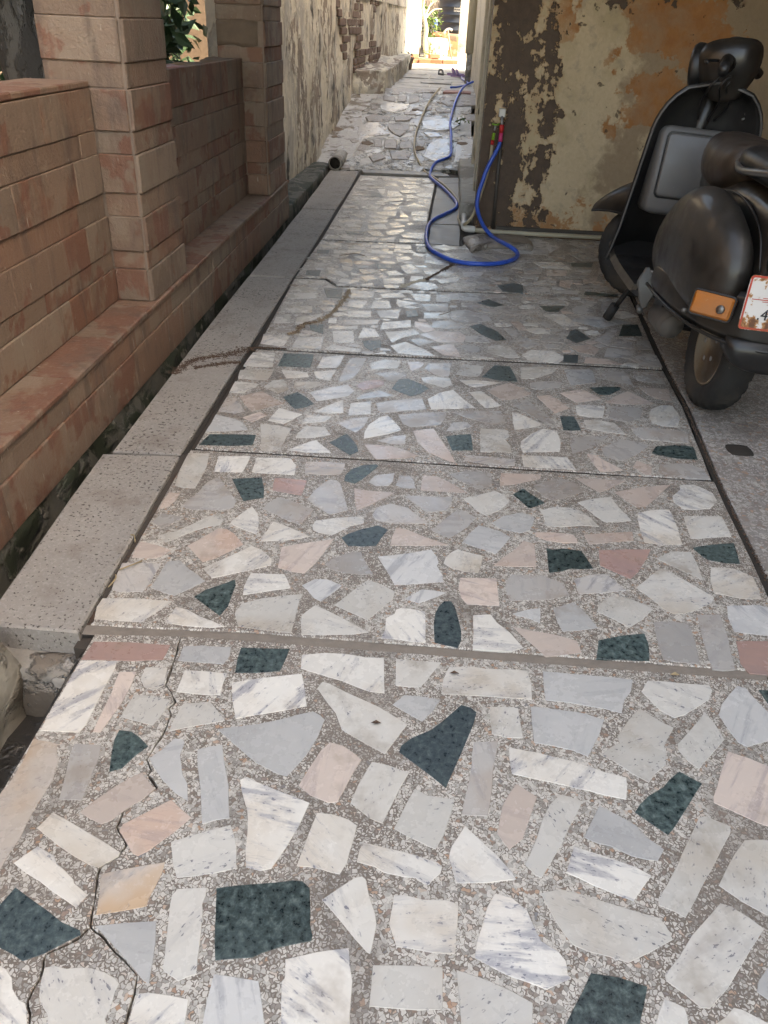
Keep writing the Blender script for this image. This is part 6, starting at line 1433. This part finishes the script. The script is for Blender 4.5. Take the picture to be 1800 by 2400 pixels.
# seats
def seatm(prof):
    rings = []
    for y, w, zb, zt in prof:
        zc = (zb + zt) / 2; hz = (zt - zb) / 2; rings.append([Vector((w * math.copysign(abs(math.cos(a)) ** .7, math.cos(a)), y, zc + hz * math.copysign(abs(math.sin(a)) ** .75, math.sin(a)))) for a in [6.2832 * i / 20 for i in range(20)]])
    return loft(rings)
spart('front_seat', seatm([(0.565, .03, .760, .815), (0.55, .075, .715, .848), (0.515, .105, .69, .866), (0.45, .125, .675, .866), (0.33, .140, .675, .858), (0.22, .145, .69, .858), (0.13, .14, .71, .866), (0.10, .10, .75, .84)]), 'seat_leather', 1)
spart('rear_seat', seatm([(0.085, .10, .775, .85), (0.06, .135, .765, .872), (-0.05, .145, .765, .875), (-0.20, .145, .76, .87), (-0.30, .13, .755, .862), (-0.345, .10, .76, .84), (-0.355, .05, .775, .82)]), 'scooter_black', 1)
spart('seat_rail', tube(spline([(-0.11, 0.10, .80), (-0.165, -0.1, .80), (-0.17, -0.30, .82), (-0.09, -0.44, .84), (0.09, -0.44, .84), (0.17, -0.30, .82), (0.165, -0.1, .80), (0.11, 0.10, .80)], 5), 0.011, 8), 'chrome_trim')
# floorboard, tunnel, leg shield
spart('floorboard', loft([[Vector((x, y, z)) for x, z in ((-.235, .245 + d), (-.22, .272 + d), (.22, .272 + d), (.235, .245 + d), (.20, .225 + d), (-.20, .225 + d))] for y, d in ((0.42, .03), (0.52, 0), (0.8, 0), (0.98, .01), (1.08, .06))], True, False), 'scooter_black')
spart('brake_pedal', cbox(0.10, 0.15, 0.92, 0.99, 0.30, 0.315, 0.004), 'silver_part')
def shield():
    vs = []; fs = []; nu, nv = 22, 24
    for j in range(nv + 1):
        v = j / nv; z = 0.24 + v * 0.76
        if v < 0.72: w = 0.238 - 0.020 * v / 0.72
        else: t = (v - 0.72) / 0.28; w = 0.208 * math.sqrt(max(0.0, 1 - t * t)) ** 0.9 + 0.010
        yb = 1.10 - 0.14 * v + (0.05 * (1 - v / 0.2) if v < 0.2 else 0)
        for i in range(nu + 1):
            u = -1 + 2 * i / nu; vs.append(Vector((u * w, yb - 0.10 * abs(u) ** 2.6 - 0.01, z)))
    for j in range(nv):
        for i in range(nu): k = j * (nu + 1) + i; fs.append((k, k + 1, k + nu + 2, k + nu + 1))
    return vs, mesh('shield', vs, fs, True), nu, nv
vs, me, nu, nv = shield()
o = spart('leg_shield', me, 'scooter_black'); m = o.modifiers.new('thick', 'SOLIDIFY'); m.thickness = 0.012; m.offset = -1
edge = [vs[j * (nu + 1)] for j in range(0, nv + 1)] + [vs[nv * (nu + 1) + i] for i in range(nu + 1)] + [vs[j * (nu + 1) + nu] for j in range(nv, -1, -1)]
spart('shield_beading', tube(edge, 0.0045, 6), 'grey_panel')
# shield emblem on the inside, upper right
for k, (x, z, a) in enumerate([(0.150, .905, .4), (0.165, .890, .4), (0.145, .885, .4), (0.172, .870, .3)]): obj('worn_emblem', cbox(-.012, .012, -.001, .001, -.004, .004, 0), 'grey_panel', sc, (x, 0.925, z), (0, -a, .35))
# glove box
gb = empty('glove_box', (0.0, 0.93, 0.655), (math.radians(-6), 0, 0)); gb.parent = sc
obj('case', loft([rr(.175, .165, .03, .13), rr(.18, .17, .035, -.06), rr(.17, .16, .03, -.075)], True), 'grey_panel', gb)
obj('seam', loft([rr(.158, .128, .022, -.0745), rr(.158, .128, .022, -.0775)], True, False), 'scooter_black', gb)
for o in [gb.children[-1]]: o.location = (0, 0, 0.022)
d_ = obj('door', loft([rr(.151, .121, .02, -.072), rr(.151, .121, .02, -.083), rr(.145, .115, .017, -.087)], True), 'grey_panel', gb); d_.location = (0, 0, 0.022)
obj('lock', tube([(0.118, -.092, .095), (0.118, -.082, .095)], 0.012, 14), 'chrome_trim', gb); obj('lock_plate', cbox(.098, .138, -.0895, -.085, .068, .122, .004), 'scooter_black', gb)
# steering column, headset
spart('steering_column', tube([(0, 1.16, 0.42), (0, 0.955, 0.98)], 0.034, 14), 'scooter_black')
hs = empty('headset', (0.035, 0.925, 1.0), (math.radians(-8), 0, math.radians(60))); hs.parent = sc
def oval(w, d, z, yo=0.0, ex=0.8): return [Vector((w * math.copysign(abs(math.cos(a)) ** ex, math.cos(a)), yo + d * math.copysign(abs(math.sin(a)) ** ex, math.sin(a)), z)) for a in [6.2832 * i / 24 for i in range(24)]]
o = obj('shell', loft([oval(.050, .052, -.07), oval(.066, .072, -.035, .005), oval(.090, .102, .0, .010), oval(.108, .124, .045, .012), oval(.112, .126, .09, .008), oval(.104, .114, .128, .002), oval(.076, .086, .150, -.004), oval(.03, .03, .156, -.006)]), 'scooter_paint', hs); sub(o, 1)
cyl = lambda r, y: [Vector((math.cos(a * 6.2832 / 28) * r, y, .055 + math.sin(a * 6.2832 / 28) * r)) for a in range(28)]
obj('headlight_rim', loft([cyl(.074, .085), cyl(.088, .105), cyl(.092, .125), cyl(.086, .138), cyl(.078, .136)], False), 'scooter_black', hs); obj('headlight_glass', loft([cyl(.080, .128), cyl(.06, .140), cyl(.02, .145)], True), 'grey_panel', hs)
dial = lambda r, z: [Vector((math.cos(a * 6.2832 / 28) * r, math.sin(a * 6.2832 / 28) * r, z)) for a in range(28)]
o = obj('speedometer', loft([dial(.056, -.02), dial(.060, .006), dial(.057, .014), dial(.050, .012)], False), 'scooter_black', hs); o.location = (-0.034, -0.036, 0.118); o.rotation_euler = (math.radians(22), math.radians(-24), 0); g_ = obj('dial_face', loft([dial(.052, .008), dial(.03, .0105), dial(.005, .011)], True), 'seat_leather', hs, o.location, o.rotation_euler)
for s in (-1, 1):
    obj('handlebar', tube([(s * .07, -.01, .06), (s * .19, -.03, .075)], 0.024, 12, radii=[.034, .022]), 'scooter_paint', hs); obj('grip', tube([(s * .18, -.03, .074), (s * .31, -.050, .035)], 0.021, 12), 'scooter_black', hs)
    obj('lever', tube(spline([(s * .15, .01, .075), (s * .2, .045, .075), (s * .31, .01, .065)], 4), 0.006, 6), 'scooter_black', hs)
# front mudguard turns with the wheel
ff = empty('front_mudguard', (FX, FY, RW), (0, 0, STEER)); ff.parent = sc
rings = []
for y, w, zt, zb in ((-.25, .05, .30, .16), (-.20, .085, .355, .15), (-.08, .112, .375, .16), (.05, .118, .345, .17), (.16, .105, .285, .165), (.24, .080, .225, .15), (.29, .045, .175, .135), (.305, .02, .155, .135)):
    r_ = []
    for i in range(13): a = math.pi * i / 12; r_.append(Vector((-w * math.copysign(abs(math.cos(a)) ** .8, math.cos(a)), y, zb + (zt - zb) * abs(math.sin(a)) ** .8)))
    rings.append(r_)
n = 13; vv = [p for r in rings for p in r]; f2 = [(i * n + k, i * n + k + 1, (i + 1) * n + k + 1, (i + 1) * n + k) for i in range(len(rings) - 1) for k in range(n - 1)]
o = obj('shell', mesh('guard', vv, f2, True), 'scooter_paint', ff); m = o.modifiers.new('thick', 'SOLIDIFY'); m.thickness = 0.006; m.offset = 0; sub(o, 1)
obj('guard_edge', tube([r[0] for r in rings] + [r[-1] for r in rings[::-1]], 0.005, 6), 'scooter_black', ff)
obj('fork', tube([(0.085, 0, 0), (0.085, -.04, .12), (0.03, -.10, .30)], 0.024, 10), 'scooter_black', ff); obj('hub_cap', tube([(0.05, 0, 0), (0.095, 0, 0)], 0.05, 16), 'wheel_rim', ff)
# footrest, silencer, engine, stand
o = spart('footrest', slab([(-.040, .020), (-.012, -.045), (.010, -.078), (.026, -.068), (.042, .005), (.036, .030), (-.010, .082), (-.024, .076)], -.008, .012, .006), 'silver_part'); o.location = (-0.200, 0.42, 0.285); o.rotation_euler = (math.radians(78), math.radians(4), math.radians(-12))
spart('footrest_pivot', tube([(-0.205, 0.395, 0.202), (-0.195, 0.45, 0.204)], 0.013, 10), 'silver_part')
spart('silencer', tube(spline([(-0.05, 0.62, 0.17), (-0.09, 0.50, 0.175), (-0.105, 0.38, 0.185), (-0.105, 0.30, 0.19), (-0.105, 0.265, 0.19)], 4), 0.05, 18, radii=[.042 if i < 5 else .052 if i < 14 else .042 for i in range(17)]), 'grey_foam')
spart('engine_case', lump(0.02, 0.16, -0.05, 0.30, 0.15, 0.34, 4, 0.02, 9, 2, 0.3), 'grey_foam')
spart('chassis', cbox(-0.13, 0.13, 0.36, 0.52, 0.15, 0.30, 0.02), 'scooter_black')
sd = empty('stand', (0, 0.80, 0.25)); sd.parent = sc
for s in (-1, 1): obj('leg', tube([(s * .12, 0, 0.02), (s * .15, .05, -.09), (s * .183, .105, -.205)], 0.012, 8), 'scooter_black', sd); obj('rubber_foot', tube([(s * .178, .095, -.175), (s * .195, .118, -.245)], 0.022, 10), 'tyre_rubber', sd)
obj('cross_bar', tube([(-.15, .05, -.08), (.15, .05, -.08)], 0.010, 8), 'scooter_black', sd)
# oil spot under the scooter is a shallow hole in the garage floor
tag(obj('floor_drain', lump(0.99, 1.07, 2.36, 2.44, -0.01, 0.004, 2, 0.003, 9, 1, 0.6), 'joint_dark'), 'small dark floor plug behind the rear tyre', 'floor plug')

# control cables, seams and fittings
for k, (x0, y0, x1) in enumerate([(-.03, 0.86, -.05), (.0, 0.85, .02), (.03, 0.87, .06)]):
    spart('control_cable', tube(spline([(x0 + .03, y0 - .01, 1.04), (x0 - .02, y0 - .03, .99), (x1, 0.905, .93), (x1 * .6, 0.955, .86)], 5), 0.0045, 6), 'scooter_black')
for s in (-1, 1):
    spart('cowl_seam', tube(spline([(s * .108, .44, .50), (s * .112, .30, .655), (s * .116, .10, .715), (s * .114, -.10, .712), (s * .108, -.26, .655), (s * .10, -.33, .56)], 5), 0.004, 6), 'scooter_black')
    for y in (-.22, .02, .24): spart('bolt', tube([(s * .236, y, .392), (s * .250, y, .392)], 0.007, 8), 'chrome_trim')
spart('seat_spring_cover', lump(-.09, .09, .12, .50, .66, .72, 3, .01, 9, 1, .2), 'scooter_black')
for x in (-.062, .0, .062): spart('plate_bolt', tube([(x, -.402, .572), (x, -.396, .572)], .006, 8), 'rust_sand')
